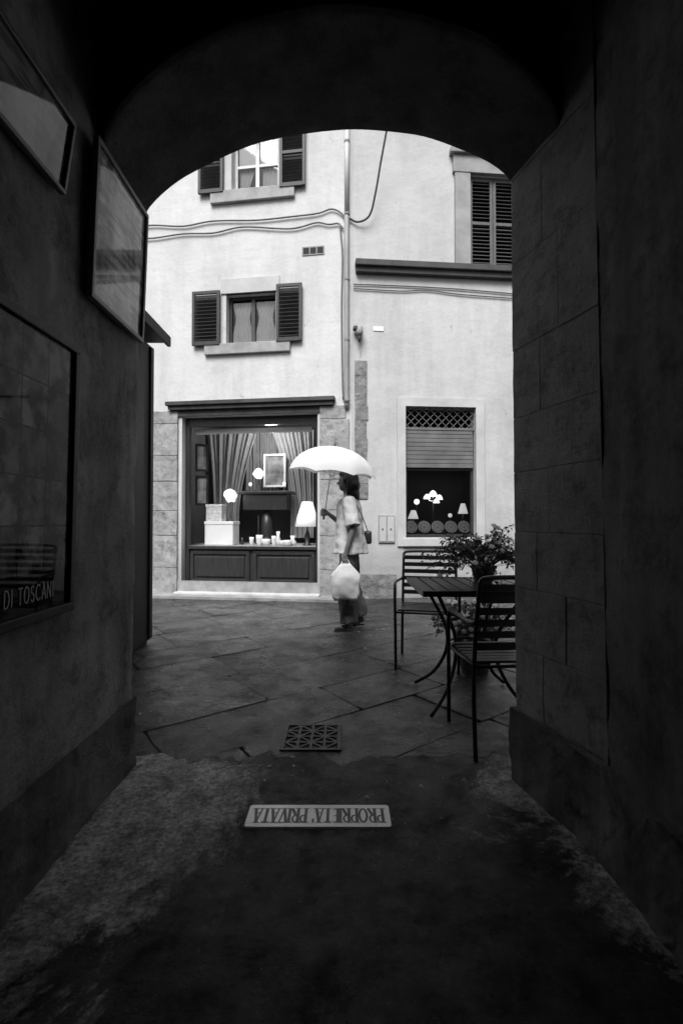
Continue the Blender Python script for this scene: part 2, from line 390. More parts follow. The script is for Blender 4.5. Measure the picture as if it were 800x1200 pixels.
# ================================================================ GROUND
bm=BM(); quad(bm,(-40,-40,-.010),(40,-40,-.010),(40,40,-.010),(-40,40,-.010))
struct('ground',bm,mGrit,'dark gritty bed under the paving')
def slabs(ang,org,reg,rows,lens,gap,tilt,zt,seed,fine=.06):
    bm=BM(); lay=bm.loops.layers.float_color.new('tone'); rn=random.Random(seed)
    R2=Matrix.Rotation(ang,3,'Z'); org=Vector(org); v_=-9.0; row=0
    while v_<9:
        rh=rn.choice(rows); u=-9+rn.random()*.8
        while u<9:
            ln=rn.uniform(*lens); c=R2@Vector((u+ln/2,v_+rh/2,0))+org
            if reg(c):
                n0=len(bm.faces); tx,ty=rn.gauss(0,tilt),rn.gauss(0,tilt); dz=rn.uniform(-.0025,0)*tilt/.0035
                cn=[(u+gap,v_+gap),(u+ln-gap,v_+gap),(u+ln-gap,v_+rh-gap),(u+gap,v_+rh-gap)]; P=[]
                for i in range(4):
                    a,b=Vector(cn[i]),Vector(cn[(i+1)%4]); m=max(2,int((b-a).length/fine))
                    for k in range(m):
                        q=a.lerp(b,k/m)
                        if k==0: q=q+(Vector((u+ln/2,v_+rh/2))-q).normalized()*rn.uniform(.003,.012)
                        q=q+Vector((noise.noise(Vector((q.x*4,q.y*4,3)))*.012+noise.noise(Vector((q.x*16,q.y*16,row)))*.003,noise.noise(Vector((q.x*4,q.y*4,53)))*.012+noise.noise(Vector((q.x*16,q.y*16,row+50)))*.003)); P.append(q)
                cc=Vector((u+ln/2,v_+rh/2)); rings=[]
                for (s,zz) in ((1,-.03),(1,-.004),(.990,.0)):
                    ring=[]
                    for q in P:
                        w=cc+(q-cc)*s; l3=R2@Vector((w.x,w.y,0))+org; d=Vector((w.x,w.y))-cc
                        ring.append(bm.verts.new((l3.x,l3.y,zt+zz-.001+dz+(tx*d.x+ty*d.y if zz>-.02 else 0))))
                    rings.append(ring)
                nn=len(P)
                for a,b in zip(rings,rings[1:]):
                    for k in range(nn): bm.faces.new((a[k],a[(k+1)%nn],b[(k+1)%nn],b[k]))
                bm.faces.new(rings[-1]); bm.faces.ensure_lookup_table(); tn=rn.random()
                for k in range(n0,len(bm.faces)):
                    for l_ in bm.faces[k].loops: l_[lay]=(tn,tn,tn,1)
            u+=ln
        v_+=rh; row+=1
    return bm
struct('paving',slabs(rad(37),(0,5,0),lambda c:-6<c.x<7 and 1.9<c.y<8,(.42,.48,.55,.62),(.55,1.25),.0028,.0030,0,4),mFlag,'wet diagonal stone flags of the little square')
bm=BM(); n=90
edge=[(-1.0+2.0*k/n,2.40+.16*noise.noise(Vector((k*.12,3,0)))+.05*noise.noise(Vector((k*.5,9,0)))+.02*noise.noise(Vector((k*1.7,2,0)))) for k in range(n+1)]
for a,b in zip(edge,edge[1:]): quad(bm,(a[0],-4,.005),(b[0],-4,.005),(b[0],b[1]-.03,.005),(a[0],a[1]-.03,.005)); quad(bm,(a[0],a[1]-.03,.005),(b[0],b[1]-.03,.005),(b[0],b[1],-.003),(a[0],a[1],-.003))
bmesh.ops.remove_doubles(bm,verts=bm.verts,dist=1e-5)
struct('path',bm,mPFl,'worn damp rough paving of the covered passage, foreground shade painted in')
bm=BM(); rn=random.Random(11)
for k in range(190):
    x=rn.gauss(.1,.75); y=rn.uniform(1.2,6.5)
    if k<45: x=rn.gauss(.32,.08); y=rn.gauss(1.78,.12)
    if abs(x)>.85 and y<2.4: continue
    s=rn.uniform(.002,.005) if (k<45 or y<2) else rn.uniform(.005,.015); M=Matrix.Translation((x,y,.008))@Matrix.Rotation(rn.random()*6.28,4,'Z')
    quad(bm,M@Vector((-s,0,0)),M@Vector((0,-s*.6,.002)),M@Vector((s*1.2,0,.001)),M@Vector((0,s*.7,.003)))
o=obj('fallen_petals',bm,mSurr); tag(o,'tiny pale petals and crumbs scattered over the dark paving','litter',kind='stuff')
# ================================================================ PASSAGE BUILDING
TOP=4.1
pb=thing('passage_building','dark building with the arched passage the view looks out of','building',(0,0,0))
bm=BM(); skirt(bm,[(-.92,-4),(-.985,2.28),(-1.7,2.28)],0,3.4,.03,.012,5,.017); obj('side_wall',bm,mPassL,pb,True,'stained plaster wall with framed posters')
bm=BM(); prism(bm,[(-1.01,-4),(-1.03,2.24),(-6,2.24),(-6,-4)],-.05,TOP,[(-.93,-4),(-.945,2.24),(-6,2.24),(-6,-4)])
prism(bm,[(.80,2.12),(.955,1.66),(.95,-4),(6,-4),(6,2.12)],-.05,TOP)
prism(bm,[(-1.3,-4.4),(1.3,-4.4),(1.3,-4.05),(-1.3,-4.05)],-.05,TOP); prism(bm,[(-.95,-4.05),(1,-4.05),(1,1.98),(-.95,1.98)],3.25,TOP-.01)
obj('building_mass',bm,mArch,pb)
bm=BM(); skirt(bm,[(1.6,2.15),(.774,2.15),(.909,1.66)],0,3.4,.045,.001,5,-.004); obj('jamb_wall',bm,mAsh,pb,True)
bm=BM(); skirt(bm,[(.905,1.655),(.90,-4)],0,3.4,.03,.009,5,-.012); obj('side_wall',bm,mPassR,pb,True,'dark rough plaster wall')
bm=BM(); prism(bm,[(.902,1.655),(.96,1.655),(.96,1.69),(.906,1.668)],0,3.4,[(.861,1.655),(.96,1.655),(.96,1.69),(.885,1.668)]); obj('wall_corner',bm,mPassR,pb)
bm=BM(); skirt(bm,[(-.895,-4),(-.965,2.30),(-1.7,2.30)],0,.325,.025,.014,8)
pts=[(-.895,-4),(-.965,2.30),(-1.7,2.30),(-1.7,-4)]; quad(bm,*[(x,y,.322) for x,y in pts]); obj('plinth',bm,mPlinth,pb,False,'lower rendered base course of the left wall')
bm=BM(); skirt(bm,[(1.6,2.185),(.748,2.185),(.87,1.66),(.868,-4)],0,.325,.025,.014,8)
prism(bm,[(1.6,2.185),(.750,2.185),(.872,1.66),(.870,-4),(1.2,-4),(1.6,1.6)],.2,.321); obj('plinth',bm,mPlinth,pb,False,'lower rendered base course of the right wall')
# ashlar blocks of right jamb
A=Vector((.77,2.155)); B=Vector((.906,1.660)); D=(B-A); L=D.length; D/=L; Nn=Vector((D.y,-D.x))
if Nn.x>0: Nn=-Nn
bm=BM(); zs=[.33,.60,.86,1.10,1.36,1.60,1.90,2.28,2.66,3.05]
for i,(z0,z1) in enumerate(zip(zs,zs[1:])):
    cut=[.36,.62,.30,.45,.55,.36,.58,.4,.6][i]*L
    for a,b in ((0,cut),(cut,L)):
        pr=.001+random.random()*.005; q=.0006
        bb=BM(); bx(bb,a+q,b-q,-.06,pr,z0+q,z1-q,bev=.004)
        bmesh.ops.subdivide_edges(bb,edges=[e for e in bb.edges if e.calc_length()>.03],cuts=6,use_grid_fill=True)
        for v in bb.verts:
            p=v.co.copy(); w=A+D*p.x+Nn*p.y; c=Vector((w.x-.004*p.z,w.y,p.z)); v.co=c+noise.noise_vector(c*9)*.003
        join_bm(bm,bb)
obj('stone_jamb',bm,mAsh,pb,False,'tooled stone blocks lining the right side of the arch')
# arch
N=48; inner=[];outer=[]
for k in range(N+1):
    s=k/N; e=1-(2*s-1)**2
    outer.append(Vector((-.944+(.772+.944)*s, 2.285+(2.155-2.285)*s, 2.58+(.07)*s+(.335)*e**.72)))
    inner.append(Vector((-.95+(.86+.95)*s,1.88-.22*e**.6,2.53+.10*s+.36*e**.62)))
bm=BM(); nb=14; G=[]
for i,o in zip(inner,outer):
    row=[]
    for j in range(nb+1):
        p=i.lerp(o,j/nb); p+=noise.noise_vector(p*5)*.006; row.append(bm.verts.new(p))
    G.append(row)
for a,b in zip(G,G[1:]):
    for j in range(nb): bm.faces.new((a[j],b[j],b[j+1],a[j+1]))
for k in range(N):
    a,b=G[k][0],G[k+1][0]; bm.faces.new((a,b,bm.verts.new((b.co.x,b.co.y,3.4)),bm.verts.new((a.co.x,a.co.y,3.4))))
    a,b=G[k][-1],G[k+1][-1]; bm.faces.new((a,b,bm.verts.new((b.co.x,b.co.y,TOP)),bm.verts.new((a.co.x,a.co.y,TOP))))
    quad(bm,(inner[k].x,1.70,TOP),(inner[k+1].x,1.70,TOP),(outer[k+1].x,outer[k+1].y,TOP),(outer[k].x,outer[k].y,TOP))
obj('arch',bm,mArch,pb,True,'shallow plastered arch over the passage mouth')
# ================================================================ HOUSES
HT=7.35
C0=(.15,7.2)
f1=Frame(C0,rad(-8)); f2=Frame(C0,rad(5))
h1=thing('plastered_house','pale plastered house with the lit shop window and two small shuttered windows','house',f1.w(0,0,0),f1.a)
wTop=f1.R(272,150,326,222); wTop=(wTop[0],wTop[1],wTop[2],wTop[2]+1.05)
wMid=f1.R(265,343,323,402); shop=f1.R(213,486,372,691); shop=(shop[0],shop[1],.03,shop[3])
bm=BM(); wall(bm,-5.2,0,-.05,HT,[wTop,wMid,shop],.24)
bx(bm,-5.2,-5.0,.24,4,-.05,HT); bx(bm,-.2,-.003,.24,4,-.05,HT); bx(bm,-5.2,0,4,4.2,-.05,HT); bx(bm,-5.3,.1,-.12,4.2,HT,HT+.12)
obj('facade_wall',bm,mPl1,h1)
bm=BM(); bx(bm,-5.2,-.012,-.018,-.001,-.05,.22); obj('base_course',bm,mSill,h1)
def window(fr,hs,hole,fm,name,curt=None,split=None,lab=None):
    a,b,c,d=hole; fw=.045; y=.13
    bm=BM()
    bx(bm,a,a+fw,y,y+.05,c,d,bev=.004); bx(bm,b-fw,b,y,y+.05,c,d,bev=.004); bx(bm,a+fw,b-fw,y+.001,y+.049,c,c+fw); bx(bm,a+fw,b-fw,y+.001,y+.049,d-fw,d)
    m=(a+b)/2; bx(bm,m-.028,m+.028,y-.004,y+.045,c+fw,d-fw)
    if split: bx(bm,a+fw,b-fw,y+.003,y+.047,split-.02,split+.02)
    w=obj(name,bm,fm,hs,False,lab)
    bm=BM(); quad(bm,(a+.02,y+.025,c+.02),(b-.02,y+.025,c+.02),(b-.02,y+.025,d-.02),(a+.02,y+.025,d-.02)); obj('pane',bm,mGlassD,w)
    if curt:
        for (p,q) in ((a+.05,m-.03),(m+.03,b-.05)):
            bm=BM(); nn=36; rows=[]
            for j in range(9):
                t=j/8; z=c+.05+(curt-c-.05)*t; wd=1-.28*math.sin(math.pi*min(1,(1-t)*1.3))**2
                cx=(p+q)/2; rows.append([bm.verts.new((cx+(p+(q-p)*k/nn-cx)*wd,.18+.007*math.sin(k*1.1)+.003*math.sin(k*2.3+j),z)) for k in range(nn+1)])
            for r0,r1 in zip(rows,rows[1:]):
                for k in range(nn): bm.faces.new((r0[k],r0[k+1],r1[k+1],r1[k]))
            obj('curtain',bm,mLace,w,True)
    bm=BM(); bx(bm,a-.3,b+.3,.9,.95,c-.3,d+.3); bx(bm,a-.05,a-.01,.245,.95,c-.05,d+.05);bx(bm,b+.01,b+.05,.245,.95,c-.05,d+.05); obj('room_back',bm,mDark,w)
    return w
w=window(f1,h1,wMid,mWood,'window',curt=wMid[3]-.07,lab='middle window with lace curtains')
r=f1.R(240,403,340,414,-.03); bm=BM(); bx(bm,r[0],r[1],-.06,.12,r[2],wMid[2]-.002,bev=.01); obj('sill',bm,mSill,w)
r=f1.R(248,327,340,343); bm=BM(); bx(bm,wMid[0]-.08,wMid[1]+.06,-.022,.05,wMid[3],r[3]+.02,bev=.006); obj('lintel',bm,mSurr,w)
for px in ((226,258,342,405),(324,354,333,400)):
    r=f1.R(px[0],px[2],px[1],px[3],-.04); louver(r[0],r[1],r[2],r[3],-.075,-.035,mShut,w,13)
w=window(f1,h1,wTop,mWFrame,'window',curt=None,split=f1.uz(300,187)[1],lab='top window with white frame and lowered blind')
a,b,c,d=wTop; sp=f1.uz(300,187)[1]
bm=BM(); bx(bm,a+.05,b-.05,.185,.195,sp+.03,d-.05); obj('roller_blind',bm,mWhite,w)
for q in (0,1):
    bm=BM(); nn=20; p0=a+.06+q*(b-a)/2; p1=p0+(b-a)/2-.12
    rr=[[bm.verts.new((p0+(p1-p0)*k/nn*(.45+.5*j/3 if not q else 1),.215+.01*math.sin(k*1.2),c+.05+(sp-c-.08)*j/3)) for k in range(nn+1)] for j in range(4)]
    for r0,r1 in zip(rr,rr[1:]):
        for k in range(nn): bm.faces.new((r0[k],r0[k+1],r1[k+1],r1[k]))
    obj('curtain',bm,mLace,w,True)
r=f1.R(247,224,345,235,-.03); bm=BM(); bx(bm,r[0],r[1],-.06,.12,r[2],wTop[2]-.002,bev=.01); obj('sill',bm,mSill,w)
bm=BM(); bx(bm,a-.12,a-.002,-.02,.04,c,d,bev=.005); obj('jamb_trim',bm,mSurr,w)
bm=BM(); bx(bm,b+.002,b+.05,-.02,.04,c,d,bev=.005); obj('jamb_trim',bm,mSurr,w)
for px in ((233,262,180,227),(328,358,150,219)):
    r=f1.R(px[0],px[2],px[1],px[3],-.04); louver(r[0],r[1],r[2],r[2]+1.05,-.075,-.035,mShut,w,18,mid=True)
r=f1.R(354,289,380,299); bm=BM(); bx(bm,r[0],r[1],-.012,.0,r[2],r[3])
vt=obj('wall_vent',bm,mSurrD,h1)
for k in range(3):
    bm=BM(); u=r[0]+.02+(r[1]-r[0]-.02)*k/3; bx(bm,u,u+(r[1]-r[0])/3-.025,-.016,-.0125,r[2]+.02,r[3]-.02); obj('vent_hole',bm,mDark,vt)
# shopfront
lint=f1.R(195,468,392,482,-.08); bm=BM()
bx(bm,lint[0],lint[1],-.13,-.001,lint[3]-.06,lint[3],bev=.008); bx(bm,lint[0]+.03,lint[1]-.03,-.09,-.001,lint[3]-.12,lint[3]-.058); bx(bm,shop[0]-.06,shop[1]+.04,-.03,-.001,shop[3]+.002,lint[3]-.118)
sf=obj('shopfront',bm,mCorn,h1,False,'shopfront with dark moulded lintel')
for (x0,x1,nm) in ((178,209,0),(375,405,1)):
    r=f1.R(x0,482,x1,694); bm=BM(); z=.0; hs=[.42,.5,.38,.46,.4,.5,.42]
    for i,hh in enumerate(hs):
        z1=min(z+hh,lint[3]-.125)
        if z1-z<.05: break
        sh=(i%2)*.05*(1 if nm else -1)
        bb=BM(); bx(bb,r[0]+(0 if nm else sh),r[1]+(sh if nm else 0),-.035-random.random()*.012,-.001,z+.003,z1-.003,bev=.008)
        bmesh.ops.subdivide_edges(bb,edges=[e for e in bb.edges if e.calc_length()>.1],cuts=5,use_grid_fill=True)
        for v in bb.verts:
            if v.co.y<-.01: v.co+=noise.noise_vector(v.co*9)*.010
        join_bm(bm,bb); z=z1
    obj('stone_pilaster',bm,mStone,sf)
a,b,c,d=shop
yb=.12
r=f1.R(222,498,370,640,yb); bm=BM(); zs0=r[2]
bx(bm,a+.003,r[0],yb,yb+.07,c,d-.003,bev=.004); bx(bm,r[1],b-.003,yb,yb+.07,c,d-.003,bev=.004); bx(bm,r[0],r[1],yb+.002,yb+.07,r[3],d-.003); bx(bm,r[0],r[1],yb-.03,yb+.07,zs0-.05,zs0,bev=.006)
bx(bm,r[0],r[1],yb+.003,yb+.07,c+.02,c+.12)
obj('window_frame',bm,mWood,sf)
bm=BM(); bx(bm,r[0],r[1],yb+.03,yb+.06,c+.12,zs0-.05); m=(r[0]+r[1])/2
for (p,q) in ((r[0]+.02,m-.03),(m+.03,r[1]-.02)):
    z0,z1=c+.15,zs0-.08; t=.05
    for bxx in ((p,q,z0,z0+t),(p,q,z1-t,z1),(p,p+t,z0+t,z1-t),(q-t,q,z0+t,z1-t)): bx(bm,bxx[0],bxx[1],yb+.006,yb+.031,bxx[2],bxx[3],bev=.006)
    bx(bm,p+t+.04,q-t-.04,yb+.012,yb+.031,z0+t+.04,z1-t-.04,bev=.008)
obj('stall_riser',bm,mWood,sf,False,'dark wooden base panels below the glass')
bm=BM(); quad(bm,(r[0],yb+.04,zs0),(r[1],yb+.04,zs0),(r[1],yb+.04,r[3]),(r[0],yb+.04,r[3])); obj('pane',bm,mGlass,sf)
bm=BM(); bx(bm,a-.05,b+.05,-.16,.11,-.02,.06,bev=.01); obj('doorstep',bm,mStep,sf)
bm=BM(); u0,u1=a-.15,b+.15
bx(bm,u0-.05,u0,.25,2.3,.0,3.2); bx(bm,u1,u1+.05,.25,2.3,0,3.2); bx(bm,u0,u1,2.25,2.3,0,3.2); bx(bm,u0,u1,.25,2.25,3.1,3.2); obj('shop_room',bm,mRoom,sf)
bm=BM(); zp=zs0-.004; bx(bm,u0,u1,.25,1.5,zp-.05,zp); bx(bm,r[0],r[1],.195,.2501,zp-.05,zp-.002); obj('display_shelf',bm,mSill,sf)
bm=BM(); bx(bm,r[0]+.02,r[1]-.1,.27,.30,r[3]-.10,r[3]-.02); obj('valance',bm,mWhite,sf,False,'pale valance strip along the top of the glass')
bm=BM(); p=[f1.w(-5.2,-.001,0),f1.w(0,-.001,0),f1.w(0.1,-.38,0),f1.w(-5.2,-.38,0)]
prism(bm,[(q.x,q.y) for q in p],-.01,.035); struct('pavement',bm,mSill,'low pale stone strip along the shopfront')
# ---------- drainpipe and cables
uP=-.06
bm=BM(); tube(bm,[(uP,-.07,HT-.01),(uP,-.07,f1.uz(409,252)[1])],.036,12); dp=obj('drainpipe',bm,mZinc,h1,True,'pale zinc drainpipe in two lengths')
bm=BM(); zb=f1.uz(409,478)[1]; tube(bm,spline([(uP-.005,-.07,f1.uz(409,256)[1]),(uP-.005,-.07,zb+.3),(uP-.005,-.07,zb+.12),(uP-.005,-.06,zb+.04),(uP-.005,-.01,zb)],5),.036,12); obj('lower_pipe',bm,mZincD,dp,True)
for py in (170,254,330,400,470):
    bm=BM(); z=f1.uz(409,py)[1]; tube(bm,[(uP,-.07,z-.015),(uP,-.07,z+.015)],.043,12); bx(bm,uP-.01,uP+.01,-.07,0,z-.01,z+.01); obj('pipe_bracket',bm,mSurrD,dp)
def cable(fr,pts,r,m,name,label,off=-.03,grp=None):
    bm=BM(); P=[]
    for q in pts:
        o=q[2] if len(q)>2 else off; u,z=fr.uz(q[0],q[1],o); P.append(fr.w(u,o,z))
    c=P[0].copy(); tube(bm,[p-c for p in spline(P,8)],r,6); o=obj(name,bm,m,None,True); o.location=c
    return tag(o,label,'cable',grp)
cable(f1,[(150,267),(180,264),(215,265),(250,259),(300,258),(340,254),(372,250),(388,245),(400,250),(407,262)],.012,mCable,'wall_cable','upper thin cable running across the left house below its top window')
cable(f1,[(150,280),(180,279),(215,274),(250,273),(285,266),(340,268),(370,261),(385,263),(396,262),(402,268)],.012,mCable,'wall_cable','lower thin cable running across the left house below its top window')
cable(f1,[(398,262),(401,300),(400,360),(401,440),(402,468)],.012,mCable,'wall_cable','vertical grey cable beside the drainpipe')
cable(f2,[(456,135,-.5),(453,152,-.4),(446,190,-.3),(440,225,-.2),(433,252,-.1),(420,260,-.05),(409,256,-.03)],.015,mCableB,'wall_cable','black cable hanging in a loop to the top of the drainpipe')
cable(f2,[(414,333),(470,335),(540,339),(620,346)],.009,mCable,'wall_cable','upper cable running just under the dark cornice',-.02)
cable(f2,[(414,338),(470,341),(500,340),(540,345),(620,351)],.009,mCable,'wall_cable','lower cable running just under the dark cornice',-.02)
# ---------- right house
h2=thing('plastered_house','greyer plastered house with the dark cornice and tall shop window with a roller shutter','house',f2.w(0,0,0),f2.a)
wl=f2.R(475,477,557,630); wu=f2.R(550,208,606,314)
bm=BM(); wall(bm,0,5.5,-.05,HT,[wl,wu],.22)
bx(bm,5.3,5.5,.22,4,-.05,HT); bx(bm,0,5.5,4,4.2,-.05,HT); bx(bm,-.1,5.6,-.12,4.2,HT,HT+.12)
obj('facade_wall',bm,mPl2,h2)
co=f2.R(415,309,604,326,-.08); bm=BM(); bx(bm,.05,5.5,-.14,-.001,co[3]-.09,co[3],bev=.01); bx(bm,.06,5.5,-.09,-.001,co[3]-.17,co[3]-.088,bev=.01); obj('cornice',bm,mCorn,h2)
bm=BM(); z=f2.uz(422,585)[1]; zt=f2.uz(422,423)[1]; a,b,_,_=f2.R(415,423,431,585)
while z<zt-.05:
    hh=.14+random.random()*.18; z1=min(zt,z+hh); bb=BM(); bx(bb,a+random.random()*.012,b-random.random()*.025,-.012-random.random()*.010,-.001,z-.002,z1+.001,bev=.006)
    for v in bb.verts: v.co+=noise.noise_vector(v.co*17)*.008
    join_bm(bm,bb); z=z1
obj('exposed_stonework',bm,mStoneD,h2)
bm=BM(); q=f2.R(425,672,462,698); bx(bm,.02,q[1]+.02,-.03,-.001,-.02,.36,bev=.01)
bmesh.ops.subdivide_edges(bm,edges=[e for e in bm.edges if e.calc_length()>.1],cuts=6,use_grid_fill=True)
for v in bm.verts: v.co+=noise.noise_vector(v.co*12)*.01
obj('base_stone',bm,mStoneD,h2)
q=f2.R(603,465,611,690)
for nm,bb_ in (('doorway_jamb',(q[0],q[1]+.05,0,q[3])),('doorway_lintel',(q[1]+.051,q[1]+1.0,q[3]-.14,q[3]-.001)),('doorway_jamb',(q[1]+1.001,q[1]+1.11,0,q[3]))):
    bm=BM(); bx(bm,bb_[0],bb_[1],-.025,-.001,bb_[2],bb_[3],bev=.005); obj(nm,bm,mSurr,h2)
# lower window
a,b,c,d=wl; s_=f2.R(465,467,567,640)
bm=BM(); e=.0015
bx(bm,s_[0],a,-.03,.02,s_[2],s_[3],bev=.006); bx(bm,b,s_[1],-.03,.02,s_[2],s_[3],bev=.006); bx(bm,a-e,b+e,-.029,.019,d,s_[3]-.001); bx(bm,a-.05,b+.05,-.05,.021,s_[2],c-.002,bev=.01)
w2=obj('window',bm,mSurr,h2,False,'tall shop window in pale stone surround')
zl=f2.uz(516,501)[1]; zr=f2.uz(516,548)[1]
bm=BM(); nB=12
for k in range(-3,nB):
    for sg in (1,-1):
        x0=a+(b-a)*k/9; hh=d-zl; dx=hh*sg
        P0=Vector((x0 if sg>0 else x0+hh,.06+.006*sg,zl)); P1=P0+Vector((dx,0,hh))
        D_=P1.x-P0.x; ta,tb=(a-P0.x)/D_,(b-P0.x)/D_; lo,hi=max(0,min(ta,tb)),min(1,max(ta,tb))
        if hi-lo>.05: tube(bm,[P0.lerp(P1,lo),P0.lerp(P1,hi)],.006,5)
obj('lattice_grille',bm,mShutR,w2)
bm=BM(); bx(bm,a,b,.04,.09,zl-.03,zl+.005)
for k in range(9):
    z0=zr+(zl-.03-zr)*k/9; bx(bm,a+.02,b-.02,.05+.003*(k%2),.075,z0+.003,z0+(zl-.03-zr)/9-.002,bev=.006)
obj('roller_shutter',bm,mShutR,w2)
bm=BM(); bx(bm,a,a+.045,.1,.15,c,zr+.02); bx(bm,b-.045,b,.1,.15,c,zr+.02); bx(bm,a+.045,b-.045,.101,.149,c,c+.05); bx(bm,a+.045,b-.045,.085,.149,zr-.03,zr+.02); obj('frame',bm,mWood,w2)
bm=BM(); quad(bm,(a+.03,.125,c),(b-.03,.125,c),(b-.03,.125,zr),(a+.03,.125,zr)); obj('pane',bm,mGlass,w2)
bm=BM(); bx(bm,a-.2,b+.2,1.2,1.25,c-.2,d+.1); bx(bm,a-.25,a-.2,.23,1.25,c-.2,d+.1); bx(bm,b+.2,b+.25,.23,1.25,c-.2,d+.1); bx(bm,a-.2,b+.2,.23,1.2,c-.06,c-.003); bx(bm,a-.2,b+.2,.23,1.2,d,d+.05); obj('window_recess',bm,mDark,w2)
# upper right window
a,b,c,d=wu; q=f2.R(532,180,549,313); bm=BM()
bx(bm,q[0],a,-.05,.02,c,d+.02,bev=.006); bx(bm,b,b+(a-q[0]),-.05,.02,c,d+.02,bev=.006); bx(bm,q[0]-.03,b+(a-q[0])+.03,-.06,.02,d+.018,q[3]-.05,bev=.006); bx(bm,q[0]-.08,b+(a-q[0])+.08,-.11,.02,q[3]-.052,q[3]+.03,bev=.012)
w3=obj('window',bm,mSurrD,h2,False,'closed shuttered window in grey stone surround above the cornice')
m=(a+b)/2; louver(a+.01,m-.004,c+.01,d-.01,.03,.07,mShut2,w3,22,mid=True); louver(m+.004,b-.01,c+.01,d-.01,.03,.07,mShut2,w3,22,mid=True)
bm=BM(); bx(bm,a-.01,b+.01,.10,.12,c,d); obj('window_back',bm,mDark,w3)
mt=f2.R(443,604,462,636); o=thing('meter_cabinet','small pale metal meter doors low on the right house','meter box',f2.w(mt[0],-.004,mt[2]),f2.a)
bm=BM(); W=mt[1]-mt[0]; Hh=mt[3]-mt[2]; bx(bm,0,W,-.02,0,0,Hh,bev=.004); obj('frame',bm,mSurrD,o)
for k in (0,1):
    bm=BM(); bx(bm,.015+k*W/2,W/2-.008+k*W/2,-.028,-.021,.02,Hh-.02,bev=.003); dd=obj('door',bm,mSurr,o)
    bm=BM(); tube(bm,[(W/4+k*W/2,-.036,Hh*.5),(W/4+k*W/2,-.028,Hh*.5)],.012,10); obj('lock',bm,mCorn,dd)
u,z=f2.uz(421,385,-.1); o=thing('wall_lamp','small dark wall lamp on a bracket right of the drainpipe','lamp',f2.w(u,-.003,z),f2.a)
bm=BM(); bx(bm,-.05,.05,-.03,0,-.06,.06,bev=.008); bx(bm,-.09,.01,-.13,-.03,-.02,.03,bev=.01); obj('bracket',bm,mCorn,o)
bm=BM(); lathe(bm,[(.02,.05),(.05,.03),(.055,-.06),(.035,-.10)],(0,-.09,0),14); obj('lamp_head',bm,mSurrD,o,True)
bm=BM(); lathe(bm,[(.02,-.101),(.03,-.13),(.01,-.2)],(0,-.09,0),12); obj('bulb',bm,mCorn,o,True)
q=f2.R(437,383,449,388); bm=BM(); bx(bm,0,q[1]-q[0],-.008,0,0,q[3]-q[2],bev=.002); o=obj('wall_plaque',bm,mWhite); o.location=f2.w(q[0],-.003,q[2]); o.rotation_euler=(0,0,f2.a); tag(o,'tiny blank white plaque high on the right house','plaque')
# ================================================================ SHOP CONTENTS
def pos(fr,px,off,z=None,py=None):
    u,zz=fr.uz(px,py if py else 600,off); return fr.w(u,off,zz if z is None else z)
def curtain(px0,px1,py0,py1,off,label,pinch=0,side=0):
    u0,zt=f1.uz(px0,py0,off); u1,_=f1.uz(px1,py0,off); zb=f1.uz(px0,py1,off)[1]; W=u1-u0; Hh=zt-zb
    bm=BM(); nn=90; mr=14; rows=[]
    for j in range(mr+1):
        t=j/mr; wd=1-pinch*math.sin(min(1,t*1.25)*math.pi/2)
        rows.append([bm.verts.new((W*(k/nn*wd+(1-wd)*side),.03*math.sin(k*.7+.3*math.sin(k*.13))+.02*math.sin(k*.37+1+t*2),-Hh*t)) for k in range(nn+1)])
    for a_,b_ in zip(rows,rows[1:]):
        for k in range(nn): bm.faces.new((a_[k],a_[k+1],b_[k+1],b_[k]))
    o=obj('curtain',bm,mCurt,None,True); o.location=f1.w(u0,off,zt); o.rotation_euler=(0,0,f1.a); tag(o,label,'curtain')
curtain(242,302,505,638,1.2,'pale draped curtain at the left of the shop display',.5,0.3)
curtain(318,368,505,630,1.2,'pale gathered curtain at the right of the shop display',.45,1)
curtain(285,330,505,575,1.5,'short pale curtain at the back of the shop display',.1,.5)
def lamp_globe(px,py,off,base_z,r,label,m,flower=True,fr=f1):
    p=pos(fr,px,off,py=py); o=thing('table_lamp',label,'lamp',(p.x,p.y,base_z),fr.a); hz=p.z-base_z
    bm=BM(); lathe(bm,[(.055,0),(.055,.012),(.02,.03),(.009,.06),(.009,max(.07,hz-r*.7))],(0,0,0),14); obj('lamp_base',bm,mBlackM,o,True)
    bm=BM(); ball(bm,(0,0,hz),r,22,16)
    if flower:
        for v in bm.verts: v.co=Vector((0,0,hz))+(v.co-Vector((0,0,hz)))*(1+.35*noise.noise(v.co*18+p))
    obj('lamp_shade',bm,m,o,True)
def lamp_cone(px,py0,py1,off,base_z,r,label,m,fr=f1):
    p=pos(fr,px,off,py=py0); q=pos(fr,px,off,py=py1); o=thing('table_lamp',label,'lamp',(p.x,p.y,base_z),fr.a); t=p.z-base_z; b_=q.z-base_z
    bm=BM(); lathe(bm,[(.07,0),(.07,.015),(.03,.04),(.05,b_*.4+.02),(.02,b_*.75),(.01,b_+.02)],(0,0,0),16); obj('lamp_base',bm,mBagD,o,True)
    bm=BM(); lathe(bm,[(r,b_),(r*.78,b_+(t-b_)*.4),(r*.42,t)],(0,0,0),24,wob=.05); obj('lamp_shade',bm,m,o,True)
p=pos(f1,240,.42); q=pos(f1,273,.42); ztop=f1.uz(256,611,.42)[1]
o=thing('display_box','large white box on the shop shelf below the round lamp','box',(p.x,p.y,zp),f1.a); W=(q-p).length; Hb=ztop-zp
bm=BM(); bx(bm,0,W,0,.3,.0,Hb-.05,bev=.01); obj('body',bm,mWhite,o)
bm=BM(); bx(bm,-.008,W+.008,-.008,.308,Hb-.052,Hb,bev=.008); obj('lid',bm,mWhite,o)
p2=pos(f1,240,.46); z2=f1.uz(251,591,.46)[1]
